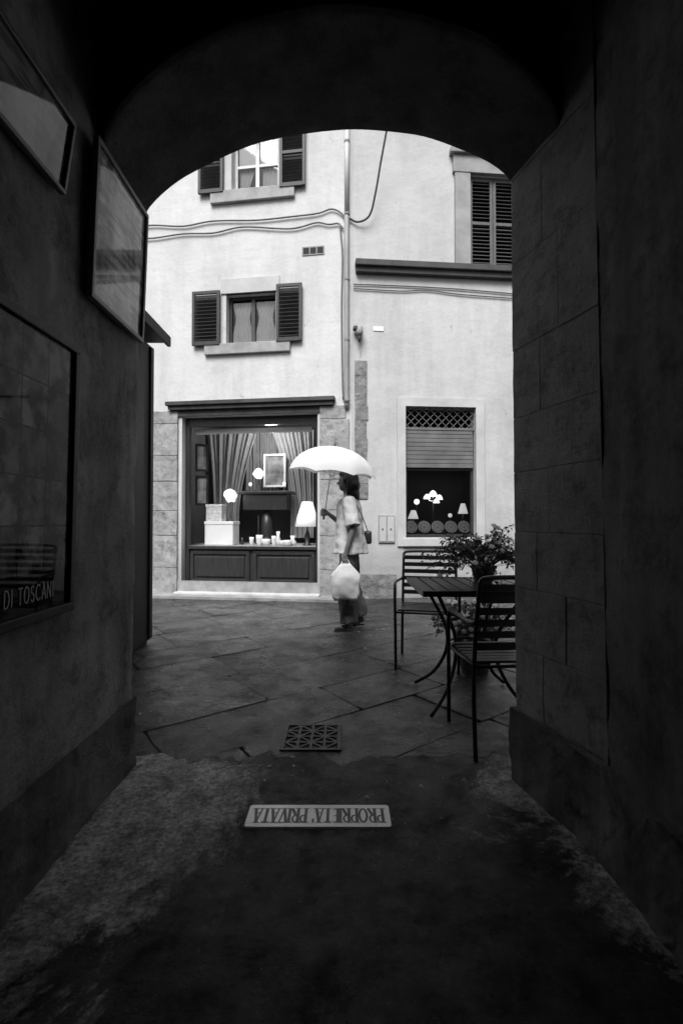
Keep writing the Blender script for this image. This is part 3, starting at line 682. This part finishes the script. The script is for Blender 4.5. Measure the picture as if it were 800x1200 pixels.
o=thing('display_box','smaller patterned box stacked on the white box','box',(p2.x+.02,p2.y,ztop+.001),f1.a)
bm=BM(); bx(bm,0,.27,0,.2,0,z2-ztop-.04,bev=.008); obj('body',bm,mBoxP,o); bm=BM(); bx(bm,-.006,.276,-.006,.206,z2-ztop-.042,z2-ztop,bev=.006); obj('lid',bm,mBoxP,o)
lamp_globe(270,581,.52,ztop+.002,.10,'glowing round flower lamp standing on the white box',mLampOn)
lamp_globe(303,555,.9,zp,.085,'glowing round lamp on a tall stem before the framed picture',mLampOn)
lamp_cone(360,588,617,.55,zp,.20,'white cone shaded table lamp at the right end of the shop display',mLampDim)
p=pos(f1,313,.95); zt=f1.uz(313,576,.95)[1]; o=thing('console_table','dark pedestal table in the middle of the shop display','table',(p.x,p.y,zp),f1.a); tt=zt-zp
bm=BM(); bx(bm,-.45,.45,-.2,.2,tt-.05,tt,bev=.01); obj('tabletop',bm,mWood,o)
bm=BM(); bx(bm,-.38,.38,-.16,.16,tt-.32,tt-.048,bev=.01); obj('drawer',bm,mWood,o)
bm=BM(); lathe(bm,[(.2,0),(.2,.04),(.10,.08),(.07,.12),(.11,.18),(.08,tt-.31)],(0,0,0),20); obj('pedestal',bm,mWood,o,True)
for dx,lb in ((-.30,'tiny lit candle lamp at the left end of the pedestal table'),(.30,'tiny lit candle lamp at the right end of the pedestal table')):
    q=p+f1.ux*dx; o=thing('candle_lamp',lb,'lamp',(q.x,q.y,zp+tt+.001),f1.a)
    bm=BM(); lathe(bm,[(.03,0),(.03,.01),(.008,.03),(.008,.10)],(0,0,0),12); obj('lamp_base',bm,mBlackM,o,True)
    bm=BM(); ball(bm,(0,0,.125),(.026,.026,.034)); obj('lamp_shade',bm,mLampOn,o,True)
def picture(fr,x0,y0,x1,y1,off,label,fm,pm,yaw=0):
    u0,u1,z0,z1=fr.R(x0,y0,x1,y1,off); o=thing('picture_frame',label,'picture',fr.w(u0,off,z0),fr.a+yaw); W=u1-u0; Hh=z1-z0; t=.035
    bm=BM()
    for b_ in ((0,W,0,t),(0,W,Hh-t,Hh),(0,t,t,Hh-t),(W-t,W,t,Hh-t)): bx(bm,b_[0],b_[1],-.02,.01,b_[2],b_[3],bev=.004)
    obj('frame',bm,fm,o); bm=BM(); quad(bm,(t,0,t),(W-t,0,t),(W-t,0,Hh-t),(t,0,Hh-t)); obj('print',bm,pm,o)
picture(f1,309,532,335,571,1.1,'white framed picture above the pedestal table',mWhite,mPhoto)
picture(f1,229,520,243,552,.5,'upper dark framed picture at the left edge of the shop window',mFrameW,mPhoto,rad(25))
picture(f1,229,557,243,592,.5,'lower dark framed picture at the left edge of the shop window',mFrameW,mPhoto,rad(25))
names=[(284,.6,.09,'statuette','small dark statuette left of the cups'),(304,.4,.13,'cup','tall white cup, left one on the shop shelf'),(312,.42,.08,'cup','short white cup with a round bowl'),(321,.4,.12,'jug','white jug beside the short cup'),(331,.45,.06,'dish','low white dish at the right of the jug'),(343,.5,.12,'vase','slim white vase left of the cone lamp'),(295,.5,.10,'candle','pale candle just left of the tall white cup'),(326,.6,.17,'bottle','slim bottle standing behind the jug'),(337,.35,.07,'bowl','small round bowl in front of the vase')]
for i,(px,off,hh,nm,lb) in enumerate(names):
    p=pos(f1,px,off); bm=BM(); r_=.032+.014*(i%3)
    lathe(bm,[(r_*.6,0),(r_*.7,.008),(r_*1.1,hh*.4),(r_*(.5 if i in(0,5,7) else 1.15),hh*.85),(r_*(.7 if i in(0,5,7) else 1.2),hh*1.3)],(0,0,0),16)
    o=obj(nm,bm,mChina if i else mBagD,None,True); o.location=(p.x,p.y,zp); tag(o,lb,nm)
for px,py,lb in ((250,507,'left small lit spotlight on the shop ceiling'),(331,507,'right small lit spotlight on the shop ceiling'),(290,507,'middle small lit spotlight on the shop ceiling')):
    p=pos(f1,px,.7,py=py+2); p.z=3.099; o=thing('ceiling_spotlight',lb,'spotlight',p,f1.a)
    bm=BM(); lathe(bm,[(.035,-.26),(.03,-.2),(.02,-.19),(.012,0)],(0,0,0),12); obj('housing',bm,mBlackM,o,True)
    bm=BM(); ball(bm,(0,0,-.275),.024,10,8); obj('bulb',bm,mSpot,o,True)
def plight(name,loc,e):
    pl=bpy.data.lights.new(name,'POINT'); pl.energy=e; pl.shadow_soft_size=.1; o=bpy.data.objects.new(name,pl); o.location=loc; COL.objects.link(o)
plight('shop_lamp_light',f1.w(-1.4,.6,2.6),36)
a,b,c,d=wl
for k in range(5):
    u=a+.12+(b-a-.24)*k/4; p=f2.w(u,.20,c+.052); bm=BM()
    M=Matrix.Rotation(rad(68),4,'X'); lathe(bm,[(.04,0),(.05,.004),(.07,.012),(.098,.02),(.1,.023)],(0,0,0),24)
    for v in bm.verts: v.co=M@v.co+Vector((0,0,.1))
    o=obj('plate',bm,mPlate,None); o.location=p; o.rotation_euler=(0,0,f2.a)
    tag(o,['leftmost','second','middle','fourth','rightmost'][k]+' of the five round plates standing in the right shop window','plate','plates in the right shop window')
p=pos(f2,507,.5,py=583); o=thing('table_lamp','bright lamp with a cluster of bell shades in the right shop window','lamp',(p.x,p.y,c),f2.a); hz=p.z-c
bm=BM(); lathe(bm,[(.07,0),(.07,.015),(.02,.04),(.012,.1),(.012,hz)],(0,0,0),14); obj('lamp_base',bm,mBlackM,o,True)
for k,(dx,dy,dz,rr) in enumerate(((0,0,.06,.06),(.10,-.02,.0,.05),(-.10,-.02,.01,.05),(.04,-.06,-.06,.045))):
    bm=BM(); lathe(bm,[(rr*.2,hz+dz+rr*.9),(rr*.6,hz+dz+rr*.6),(rr*.95,hz+dz-.0),(rr*1.1,hz+dz-rr*.7)],(dx,dy,0),20,wob=.12); tube(bm,[(0,0,hz-.06),(dx*.6,dy*.6,hz-.05),(dx,dy,hz+dz)],.005,5); obj('lamp_shade',bm,mLampOn,o,True)
lamp_cone(484,598,608,.5,c,.085,'small lit lamp at the left of the right shop window',mLampDim,f2)
lamp_cone(542,590,602,.6,c,.08,'small lit lamp at the right of the right shop window',mLampDim,f2)
lamp_globe(488,588,.75,c,.045,'small glowing globe lamp behind the left plates',mLampOn,False,f2)
lamp_globe(527,604,.75,c,.035,'tiny glowing globe lamp behind the fourth plate',mLampDim,False,f2)
# ================================================================ KIOSK
k_=thing('kiosk','tall narrow black wooden kiosk with a small sloping roof outside the arch, left','kiosk',(-1.80,4.1,0))
bm=BM(); bx(bm,-.8,0,-.75,.5,.03,2.80,bev=.01)
for y in (-.7,-.1,.44): bx(bm,-.001,.02,y,y+.06,.05,2.78)
obj('body',bm,mKiosk,k_)
bm=BM(); prism(bm,[(-.9,-.85),(.19,-.85),(.19,.45),(-.9,.45)],2.82,2.87); bx(bm,.17,.20,-.84,.44,2.78,2.869)
obj('roof',bm,mKiosk,k_); bm=BM(); bx(bm,-.78,-.02,-.73,.48,0,.03); obj('base',bm,mKiosk,k_)
# ================================================================ POSTERS
def wallx(Y,z): return -.92-.065*(Y+4)/6.28+.017*z
def framed(Y0,Y1,z0,z1,lean,label,fm,pm,t=.03,text=False,yaw=0):
    x0=wallx((Y0+Y1)/2,z0)+.016; o=thing('framed_poster',label,'poster',(x0,Y0,z0),0); W=Y1-Y0; Hh=z1-z0
    o.rotation_euler=(0,math.atan2(lean,Hh)+.017,math.atan(.0104)+yaw)
    bm=BM()
    for b_ in ((0,W,0,t),(0,W,Hh-t,Hh),(0,t,t,Hh-t),(W-t,W,t,Hh-t)): bx(bm,-.0,.024,b_[0],b_[1],b_[2],b_[3],bev=.004)
    obj('frame',bm,fm,o)
    bm=BM(); quad(bm,(.012,t,t),(.012,W-t,t),(.012,W-t,Hh-t),(.012,t,Hh-t)); pp=obj('print',bm,pm,o)
    if text:
        bm=BM(); lettering(bm,'DI TOSCANI',.050,.0045,False,lambda x,y,z:(.0145+z,W-t-.085-.235+x,.064+y),total=.235,gap=.22,even=True)
        obj('lettering',bm,mPale,pp)
framed(1.02,1.70,.84,1.76,0,'large dark framed poster with a photo grid and pale lettering low on the left wall',mFrameW,mPost1,.03,True)
framed(1.76,2.24,1.97,2.57,.01,'pale print in a thin grey frame high by the arch, left',mSilver,mPost2,.02)
framed(1.05,1.58,2.22,2.46,.03,'dark print in a thin grey frame, topmost on the left wall',mSilver,mPost3,.014)
# ================================================================ FLOOR SLAB + GRATE
def rrect(hx,hy,r,n=5):
    P=[]
    for cx,cy,a0 in ((hx-r,hy-r,0),(-hx+r,hy-r,90),(-hx+r,-hy+r,180),(hx-r,-hy+r,270)):
        for k in range(n+1): P.append((cx+r*math.cos(rad(a0+90*k/n)),cy+r*math.sin(rad(a0+90*k/n))))
    return P
o=thing('marble_slab','small white marble slab lettered PROPRIETA PRIVATA set in the floor','slab',(-.0885,1.905,.005))
bm=BM(); prism(bm,rrect(.2755,.0695,.012),-.002,.0024); sl=obj('slab',bm,mMarble,o)
bm=BM(); TW=.50; lettering(bm,"PROPRIETA' PRIVATA",.088,.0115,True,lambda x,y,z:(TW/2-x,.044-y,.0028+z),total=TW,gap=.12); obj('lettering',bm,mInk,sl)
bm=BM(); prism(bm,rrect(.284,.078,.018),-.003,.0010); obj('mortar_bed',bm,mCorn,o)
o=thing('drain_grate','square cast iron drain grate in the paving before the arch','drain',(-.155,2.595,.002)); s=.155
bm=BM(); bx(bm,-s,s,-s,s,-.006,.001); obj('drain_pit',bm,mDark,o)
bm=BM()
for b_ in ((-s,s,-s,-s+.02),(-s,s,s-.02,s),(-s,-s+.02,-s+.02,s-.02),(s-.02,s,-s+.02,s-.02)): bx(bm,b_[0],b_[1],b_[2],b_[3],.0,.008,bev=.002)
for i in range(4):
    for j in range(4):
        cx=-s+.02+(2*s-.04)*(i+.5)/4; cy=-s+.02+(2*s-.04)*(j+.5)/4; r_=(2*s-.04)/8
        M=Matrix.Translation((cx,cy,0))@Matrix.Rotation(rad(45 if (i+j)%2 else -45),4,'Z'); bx(bm,-r_*1.38,r_*1.38,-.006,.006,.002,.0065,M)
        if (i+j)%2==0: tube(bm,[(cx+r_*.95*math.cos(t*math.pi/6),cy+r_*.95*math.sin(t*math.pi/6),.003) for t in range(13)],.004,6)
for k in (-1,0,1):
    u=k*(2*s-.04)/4; bx(bm,-s+.02,s-.02,u-.006,u+.006,.003,.0070); bx(bm,u-.006,u+.006,-s+.02,s-.02,.0035,.0075)
for v in bm.verts: v.co+=noise.noise_vector(v.co*30)*.003*Vector((1,1,0)).length/1.5 if False else Vector((noise.noise(v.co*40)*.0025,noise.noise(v.co*40+Vector((9,0,0)))*.0025,0))
obj('bars',bm,mIron,o)
# ================================================================ CAFE CHAIRS & TABLE
def chair(label,loc,rz):
    o=thing('cafe_chair',label,'chair',loc,rz,'cafe chairs in front of the arch'); r_=.0115
    for s in (-1,1):
        bm=BM(); tube(bm,spline([(s*.235,.235,.0),(s*.24,.215,.30),(s*.245,.20,.55),(s*.245,.19,.62),(s*.25,.15,.652),(s*.25,0,.655),(s*.24,-.17,.65),(s*.225,-.222,.66)],5),r_,8); obj('leg',bm,mBlackM,o,True,'front leg bending up into the armrest')
        bm=BM(); tube(bm,spline([(s*.235,-.235,0),(s*.228,-.19,.25),(s*.222,-.18,.45),(s*.222,-.215,.65),(s*.222,-.27,.86)],5),r_,8); obj('leg',bm,mBlackM,o,True,'rear leg rising into the back post')
    bm=BM(); tube(bm,[(-.235,.212,.435),(-.222,-.18,.435),(.222,-.18,.435),(.235,.212,.435),(-.235,.212,.435)],.009,6); obj('seat_frame',bm,mBlackM,o,True)
    bm=BM()
    for k in range(7):
        y=.19-k*.056; bx(bm,-.222,.222,y-.022,y+.022,.446-.006*math.sin(k/6*3.14),.460-.006*math.sin(k/6*3.14),bev=.003)
    obj('seat',bm,mSlat,o)
    bm=BM()
    for k in range(6):
        z=.54+k*.058; y=-.19-(z-.5)*.22
        M=Matrix.Translation((0,y,z))@Matrix.Rotation(rad(-12),4,'X')
        bx(bm,-.212,.212,-.006,.006,-.017,.017,M)
    tube(bm,spline([(-.222,-.268,.855),(-.19,-.275,.878),(0,-.278,.882),(.19,-.275,.878),(.222,-.268,.855)],5),r_,8)
    obj('backrest',bm,mSlat,o)
    return o
chair('slatted cafe chair nearest the arch, its back to the viewer',(.86,2.58,0),rad(3))
chair('slatted cafe chair on the far side of the table, facing the viewer',(.70,3.95,0),rad(167))
t=thing('cafe_table','square slatted cafe table with curved metal legs','table',(.83,3.15,0))
bm=BM()
for k in range(9):
    x=-.325+k*.0812; bx(bm,x-.034,x+.034,-.325,.325,.722,.742,bev=.003)
obj('tabletop',bm,mSlat,t)
bm=BM()
for b_ in ((-.3625,.3625,-.35,-.326),(-.3625,.3625,.326,.35),(-.3625,-.35,-.326,.326),(.35,.3625,-.326,.326)): bx(bm,b_[0],b_[1],b_[2],b_[3],.71,.744)
obj('rim',bm,mBlackM,t)
for sx in (-1,1):
    for sy in (-1,1):
        bm=BM(); tube(bm,spline([(sx*.26,sy*.26,.715),(sx*.20,sy*.2,.60),(sx*.13,sy*.13,.44),(sx*.13,sy*.13,.28),(sx*.2,sy*.2,.12),(sx*.31,sy*.30,0.01)],6),.012,8); obj('leg',bm,mBlackM,t,True)
bm=BM(); tube(bm,[(.14*math.cos(a_*math.pi/10),.14*math.sin(a_*math.pi/10),.36) for a_ in range(21)],.008,6); obj('ring_brace',bm,mBlackM,t,True)
def plant(label,loc,rp,hp,spread,ht,n,seed,white=0,droop=.3,ls=.012,bias=0):
    rn=random.Random(seed); o=thing('potted_plant',label,'plant',loc)
    bm=BM(); lathe(bm,[(rp*.7,0),(rp*.75,.01),(rp*.98,hp*.85),(rp*1.08,hp*.86),(rp*1.08,hp),(rp*.9,hp),(rp*.88,hp*.9)],(0,0,0),20); obj('pot',bm,mPotm,o,True)
    bs=BM(); bl=BM(); bw=BM()
    for k in range(n):
        a_=rn.random()*6.283; rr=spread*rn.random()**.55; top=Vector((rr*math.cos(a_),rr*math.sin(a_),hp+ht*(1-.4*(rr/spread)**2)*(.15+.85*rn.random())-droop*max(0,rr-rp)*rn.random()))
        b0=Vector((rp*.5*math.cos(a_),rp*.5*math.sin(a_),hp*.9)); mid=b0.lerp(top,.5)+Vector((rn.uniform(-.04,.04),rn.uniform(-.04,.04),.06)); P=spline([b0,mid,top],5)
        tube(bs,P,.0016,4)
        for p in P[4:]:
            for q in range(2 if rn.random()<.6 else 3):
                s=ls*(.6+.9*rn.random()); M=Matrix.Translation(p+Vector((rn.uniform(-.02,.02),rn.uniform(-.02,.02),rn.uniform(-.02,.02))))@Matrix.Rotation(rn.random()*6.28,4,'Z')@Matrix.Rotation(rn.uniform(-1.2,.8),4,'X')@Matrix.Rotation(rn.uniform(-.6,.6),4,'Y')
                quad(bl,M@Vector((0,0,0)),M@Vector((s*.55,s*.9,.003)),M@Vector((0,s*2.1,-.003)),M@Vector((-s*.55,s*.9,.003)))
        if rn.random()<white*(1+bias*math.cos(a_)):
            for q in range(6):
                M=Matrix.Translation(top+Vector((0,-.01,.012)))@Matrix.Rotation(.8,4,'X')@Matrix.Rotation(q*1.047,4,'Z')@Matrix.Rotation(-.3,4,'X'); s=.015
                quad(bw,M@Vector((0,0,0)),M@Vector((s*.6,s*.8,0)),M@Vector((0,s*1.5,0)),M@Vector((-s*.6,s*.8,0)))
    obj('stems',bs,mStem,o); obj('foliage',bl,mLeaf,o)
    f_=obj('flowers',bw,mLeaf2,o); f_['kind']='stuff'
plant('leafy trailing plant in a pot standing on the cafe table',(.93,3.2,.744),.08,.11,.40,.30,135,3,.22,.6,.013,.98)
plant('pale flowering plant in a pot on the ground behind the near chair',(1.02,3.75,0),.14,.28,.32,.28,130,5,.6,.4,.014)
# ================================================================ PERSON
PX,PY=.07,5.2
per=thing('person','walking woman in a loose light top and grey trousers under the umbrella','person',(PX,PY,0))
bm=BM()
limb(bm,(.02,0,.90),(.01,0,1.08),.13,.105); limb(bm,(.01,0,1.08),(.01,0,1.27),.105,.11); limb(bm,(.01,-.13,1.33),(.01,.13,1.33),.055,.055)
limb(bm,(.01,0,1.36),(-.005,0,1.46),.05,.047)
ball(bm,(-.012,0,1.565),(.088,.072,.108),24,18); ball(bm,(-.055,0,1.51),(.042,.046,.045))
limb(bm,(-.095,0,1.565),(-.112,0,1.545),.009,.013); limb(bm,(-.09,-.015,1.515),(-.09,.015,1.515),.010,.010)
for s in (-1,1):
    ball(bm,(.0,s*.072,1.555),(.018,.010,.028)); ball(bm,(-.083,s*.03,1.578),(.012,.014,.009))
def leg(s,hip,knee,ank,toe):
    limb(bm,hip,knee,.082,.055); limb(bm,knee,ank,.053,.036); heel=Vector(ank)+Vector((.025,0,-.055)); limb(bm,ank,heel,.034,.026); limb(bm,heel,toe,.028,.022)
JL=[(.02,-.085,.88),(-.02,-.09,.48),(.0,-.09,.095),(-.13,-.095,.03)]; JR=[(.02,.085,.88),(.03,.09,.48),(.13,.09,.13),(.02,.09,.035)]
leg(-1,*JL); leg(1,*JR)
AL=[(.01,-.17,1.335),(.05,-.225,1.07),(-.02,-.245,.85)]; AR=[(.01,.17,1.335),(-.06,.20,1.10),(-.20,.13,1.215)]
for A_ in (AL,AR): limb(bm,A_[0],A_[1],.045,.036); limb(bm,A_[1],A_[2],.034,.022)
def hand(w,palm,fingers,thumb):
    limb(bm,w,palm,.02,.026)
    for f_ in fingers:
        for p,q in zip(f_,f_[1:]): limb(bm,p,q,.0085,.0078)
    for p,q in zip(thumb,thumb[1:]): limb(bm,p,q,.010,.009)
wl_=AL[2]; pc=Vector((-.035,-.248,.79))
hand(wl_,pc,[[pc+Vector((.025-.017*k,-.012,-.015)),pc+Vector((.022-.016*k,-.018,-.052+.004*abs(k-1))),pc+Vector((.020-.016*k,.012,-.066)),pc+Vector((.020-.016*k,.024,-.045))] for k in range(4)],[pc+Vector((-.028,.0,.012)),pc+Vector((-.045,.012,-.018)),pc+Vector((-.036,.022,-.042))])
pc=Vector((-.235,.118,1.235)); sh=Vector((-.262,.10,1.235))
hand(AR[2],pc,[[pc+Vector((-.005,-.012,.03-.02*k)),sh+Vector((-.012,-.028,.03-.02*k)),sh+Vector((-.03,-.005,.028-.02*k)),sh+Vector((-.018,.02,.026-.02*k))] for k in range(4)],[pc+Vector((.0,.02,.02)),sh+Vector((.0,.03,.035)),sh+Vector((-.02,.02,.045))])
body=obj('body',bm,mSkin,per); remesh(body,.007)
for s in (-1,1):
    bm=BM(); ball(bm,(-.093,s*.03,1.578),(.006,.009,.006),8,6); obj('eye',bm,mHair,body,True)
bm=BM(); ball(bm,(.015,0,1.585),(.102,.09,.112),20,14); ball(bm,(.05,0,1.52),(.08,.095,.1)); ball(bm,(.065,0,1.42),(.06,.09,.11)); ball(bm,(.06,-.03,1.34),(.035,.06,.06)); ball(bm,(-.045,0,1.645),(.05,.06,.032)); ball(bm,(.01,-.075,1.50),(.035,.02,.11)); ball(bm,(.01,.075,1.50),(.035,.02,.11))
o=obj('hair',bm,mHair,per); remesh(o,.009)
for v in o.data.vertices: v.co+=noise.noise_vector(Vector((v.co.x*40,v.co.y*40,v.co.z*6)))*.008
# loose top: straight boxy body flaring to an open hem, wide short sleeves
bm=BM(); limb(bm,(.01,-.14,1.325),(.01,.14,1.325),.072,.072); limb(bm,(.012,0,1.34),(.01,0,1.40),.088,.064)
tube(bm,[(.012,0,1.38),(.012,0,1.30),(.014,0,1.15),(.018,0,1.0),(.022,0,.90),(.024,0,.80)],[.10,.135,.142,.155,.175,.190],30)
for v in bm.verts:
    if v.co.z<1.31 and abs(v.co.y)<.21: v.co.y*=1.12
for A_,fr_ in ((AL,.92),(AR,.92)):
    tube(bm,[A_[0],Vector(A_[0]).lerp(Vector(A_[1]),.5),Vector(A_[0]).lerp(Vector(A_[1]),fr_)],[.074,.076,.084],16); ball(bm,A_[0],.074)
o=obj('loose_top',bm,mJack,per); remesh(o,.009)
for v in o.data.vertices:
    c=v.co; k=max(0,min(1,(1.32-c.z)/.5)); a_=math.atan2(c.y,c.x-.02)
    f_=(math.sin(a_*7+c.z*5+1.5*noise.noise(c*4))*.6+math.sin(a_*11-c.z*9)*.4)*.012*k
    v.co=c+Vector((math.cos(a_),math.sin(a_),0))*f_+noise.noise_vector(Vector((c.x*10,c.y*10,c.z*16)))*.008
bm=BM(); limb(bm,(.02,-.05,.88),(.02,.05,.88),.12,.12)
for J in (JL,JR):
    limb(bm,J[0],J[1],.104,.092); tube(bm,[J[1],Vector(J[1]).lerp(Vector(J[2]),.5),Vector(J[2])+Vector((.01,0,-.01))],[.090,.088,.092],16); ball(bm,J[1],.091)
o=obj('trousers',bm,mTrou,per); remesh(o,.010)
for v in o.data.vertices:
    c=v.co; v.co=c+noise.noise_vector(Vector((c.x*22,c.y*22,c.z*5)))*.014+noise.noise_vector(Vector((c.x*12,c.y*12,c.z*26)))*.006
for J in (JL,JR):
    a_=Vector(J[2]); b_=Vector(J[3]); hl=a_+Vector((.045,0,-.078)); dz=-.012
    bm=BM(); P=[hl+Vector((0,0,dz)),hl.lerp(b_,.5)+Vector((0,0,dz+.0)),b_+Vector((-.02,0,-.022))]
    for p,q in zip(P,P[1:]):
        n_=Vector((0,.036,0)); t_=Vector((0,0,-.016))
        vs=[bm.verts.new(z) for z in (p-n_,q-n_,q+n_,p+n_,p-n_+t_,q-n_+t_,q+n_+t_,p+n_+t_)]
        for f_ in ((0,1,2,3),(7,6,5,4),(0,4,5,1),(1,5,6,2),(2,6,7,3),(3,7,4,0)): bm.faces.new([vs[i] for i in f_])
    for tt_ in (.25,.5,.75):
        c=hl.lerp(b_,tt_+.1); tube(bm,[c+Vector((0,.036*math.cos(k*math.pi/6),.046*math.sin(k*math.pi/6)*(1.2-tt_*.6)-.02)) for k in range(7)],.010,6)
    obj('sandal',bm,mBagD,per)
# umbrella
um=thing('umbrella','open white umbrella held up by the walking woman','umbrella',(PX-.262,PY+.10,1.17))
apex=Vector((.12,-.06,.78)); ax=Vector((.09,-.05,.80)).normalized()
bm=BM(); tube(bm,[(0,0,.0),apex*.98],.005,8); obj('shaft',bm,mRib,um,True)
bm=BM(); tube(bm,[(-.002,0,-.01),(0,0,.02),(.012,-.006,.10)],.011,10); obj('handle',bm,mBagD,um,True)
bm=BM(); nb=8; seg=6; R_=.49; dep=.30; rings=[]
Q=ax.to_track_quat('Z','Y').to_matrix()
for j in range(10):
    t_=j/9; row=[]
    for k in range(nb*seg):
        a_=2*math.pi*k/(nb*seg)+.2; f_=(k%seg)/seg; sc_=1-.085*math.sin(math.pi*f_)*t_**1.2
        rr=R_*math.sin(t_*1.35)/math.sin(1.35)*sc_; zz=-dep*(1-math.cos(t_*1.35))/(1-math.cos(1.35))+.03*math.sin(math.pi*f_)*t_**3
        row.append(bm.verts.new(apex+Q@Vector((max(rr,.002)*math.cos(a_),max(rr,.002)*math.sin(a_),zz))))
    rings.append(row)
for r0,r1 in zip(rings,rings[1:]):
    for k in range(nb*seg): bm.faces.new((r0[k],r0[(k+1)%(nb*seg)],r1[(k+1)%(nb*seg)],r1[k]))
obj('canopy',bm,mUmb,um,True)
bm=BM(); tube(bm,[apex,apex+ax*.05],[.008,.004],8); obj('tip',bm,mBagD,um,True)
for k in range(nb):
    a_=2*math.pi*k/nb+.2; pts=[]
    for j in range(8):
        t_=j/7; pts.append(apex+Q@Vector((R_*math.sin(t_*1.35)/math.sin(1.35)*math.cos(a_)*.985,R_*math.sin(t_*1.35)/math.sin(1.35)*math.sin(a_)*.985,-dep*(1-math.cos(t_*1.35))/(1-math.cos(1.35))-.008)))
    bm=BM(); tube(bm,pts,.0022,5); tube(bm,[apex-ax*.33,pts[4]],.002,5); obj('rib',bm,mRib,um,True)
# bags
sb=thing('carrier_bag','full white carrier bag hanging from her lower hand','bag',(PX-.03,PY-.255,.35))
bm=BM(); bx(bm,-.135,.135,-.055,.055,0,.36)
bmesh.ops.subdivide_edges(bm,edges=bm.edges[:],cuts=12,use_grid_fill=True)
for v in bm.verts:
    z=v.co.z/.36; k=1 if z<.7 else 1-(z-.7)/.3*.62; k*=.94+.1*math.sin(z*3.1); rx=v.co.x/.145
    bul=1+.5*(1-rx*rx)*math.sin(min(1,z*1.1)*math.pi); v.co.y*=bul*(k if z>.6 else 1); v.co.x*=k
    if z<.12: v.co.x*=1-(.12-z)*.9
    v.co+=noise.noise_vector(v.co*15)*.014+noise.noise_vector(v.co*38)*.006
obj('sack',bm,mBagW,sb,True)
for s in (-1,1):
    bm=BM(); tube(bm,spline([(s*.045,.0,.345),(s*.03,.004,.39),(s*.004,.006,.428),(-s*.012,.01,.36)],4),.007,6); obj('handle',bm,mBagW,sb,True)
hb=thing('shoulder_bag','small dark leather shoulder bag at her back hip','bag',(PX+.21,PY+.02,.90))
bm=BM(); bx(bm,-.035,.04,-.09,.09,0,.14,bev=.025)
obj('pouch',bm,mBagD,hb,True); bm=BM(); tube(bm,spline([(0,-.08,.13),(-.06,-.16,.28),(-.14,-.19,.44),(-.20,-.14,.515),(-.25,-.02,.42),(-.25,.08,.25),(-.05,.09,.13)],6),.005,6); obj('strap',bm,mBagD,hb,True)
# ================================================================ LIGHT, WORLD, CAMERA
EL=rad(52); AZ=rad(14)
w=bpy.data.worlds.new('World'); sc.world=w; w.use_nodes=True; nt=w.node_tree
sky=nt.nodes.new('ShaderNodeTexSky'); sky.sky_type='NISHITA'; sky.sun_disc=False; sky.sun_elevation=EL; sky.sun_rotation=math.pi+AZ; sky.dust_density=5
bw=nt.nodes.new('ShaderNodeRGBToBW'); bg=nt.nodes['Background']; nt.links.new(sky.outputs[0],bw.inputs[0]); nt.links.new(bw.outputs[0],bg.inputs[0]); bg.inputs[1].default_value=.15
sl=bpy.data.lights.new('sun','SUN'); sl.energy=4.5; sl.angle=rad(35); so=bpy.data.objects.new('sun',sl); COL.objects.link(so)
dirv=Vector((-math.sin(AZ)*math.cos(EL),-math.cos(AZ)*math.cos(EL),math.sin(EL))); so.rotation_euler=dirv.to_track_quat('Z','Y').to_euler()
sc.view_settings.view_transform='Standard'; sc.view_settings.look='None'; sc.view_settings.exposure=0
cam=bpy.data.cameras.new('camera'); cam.sensor_fit='VERTICAL'; cam.sensor_height=36; cam.lens=36*F/1200; cam.clip_start=.02; cam.clip_end=200
co_=bpy.data.objects.new('camera',cam); COL.objects.link(co_); co_.location=(0,0,H); co_.rotation_euler=(rad(90)+PITCH,0,0); sc.camera=co_
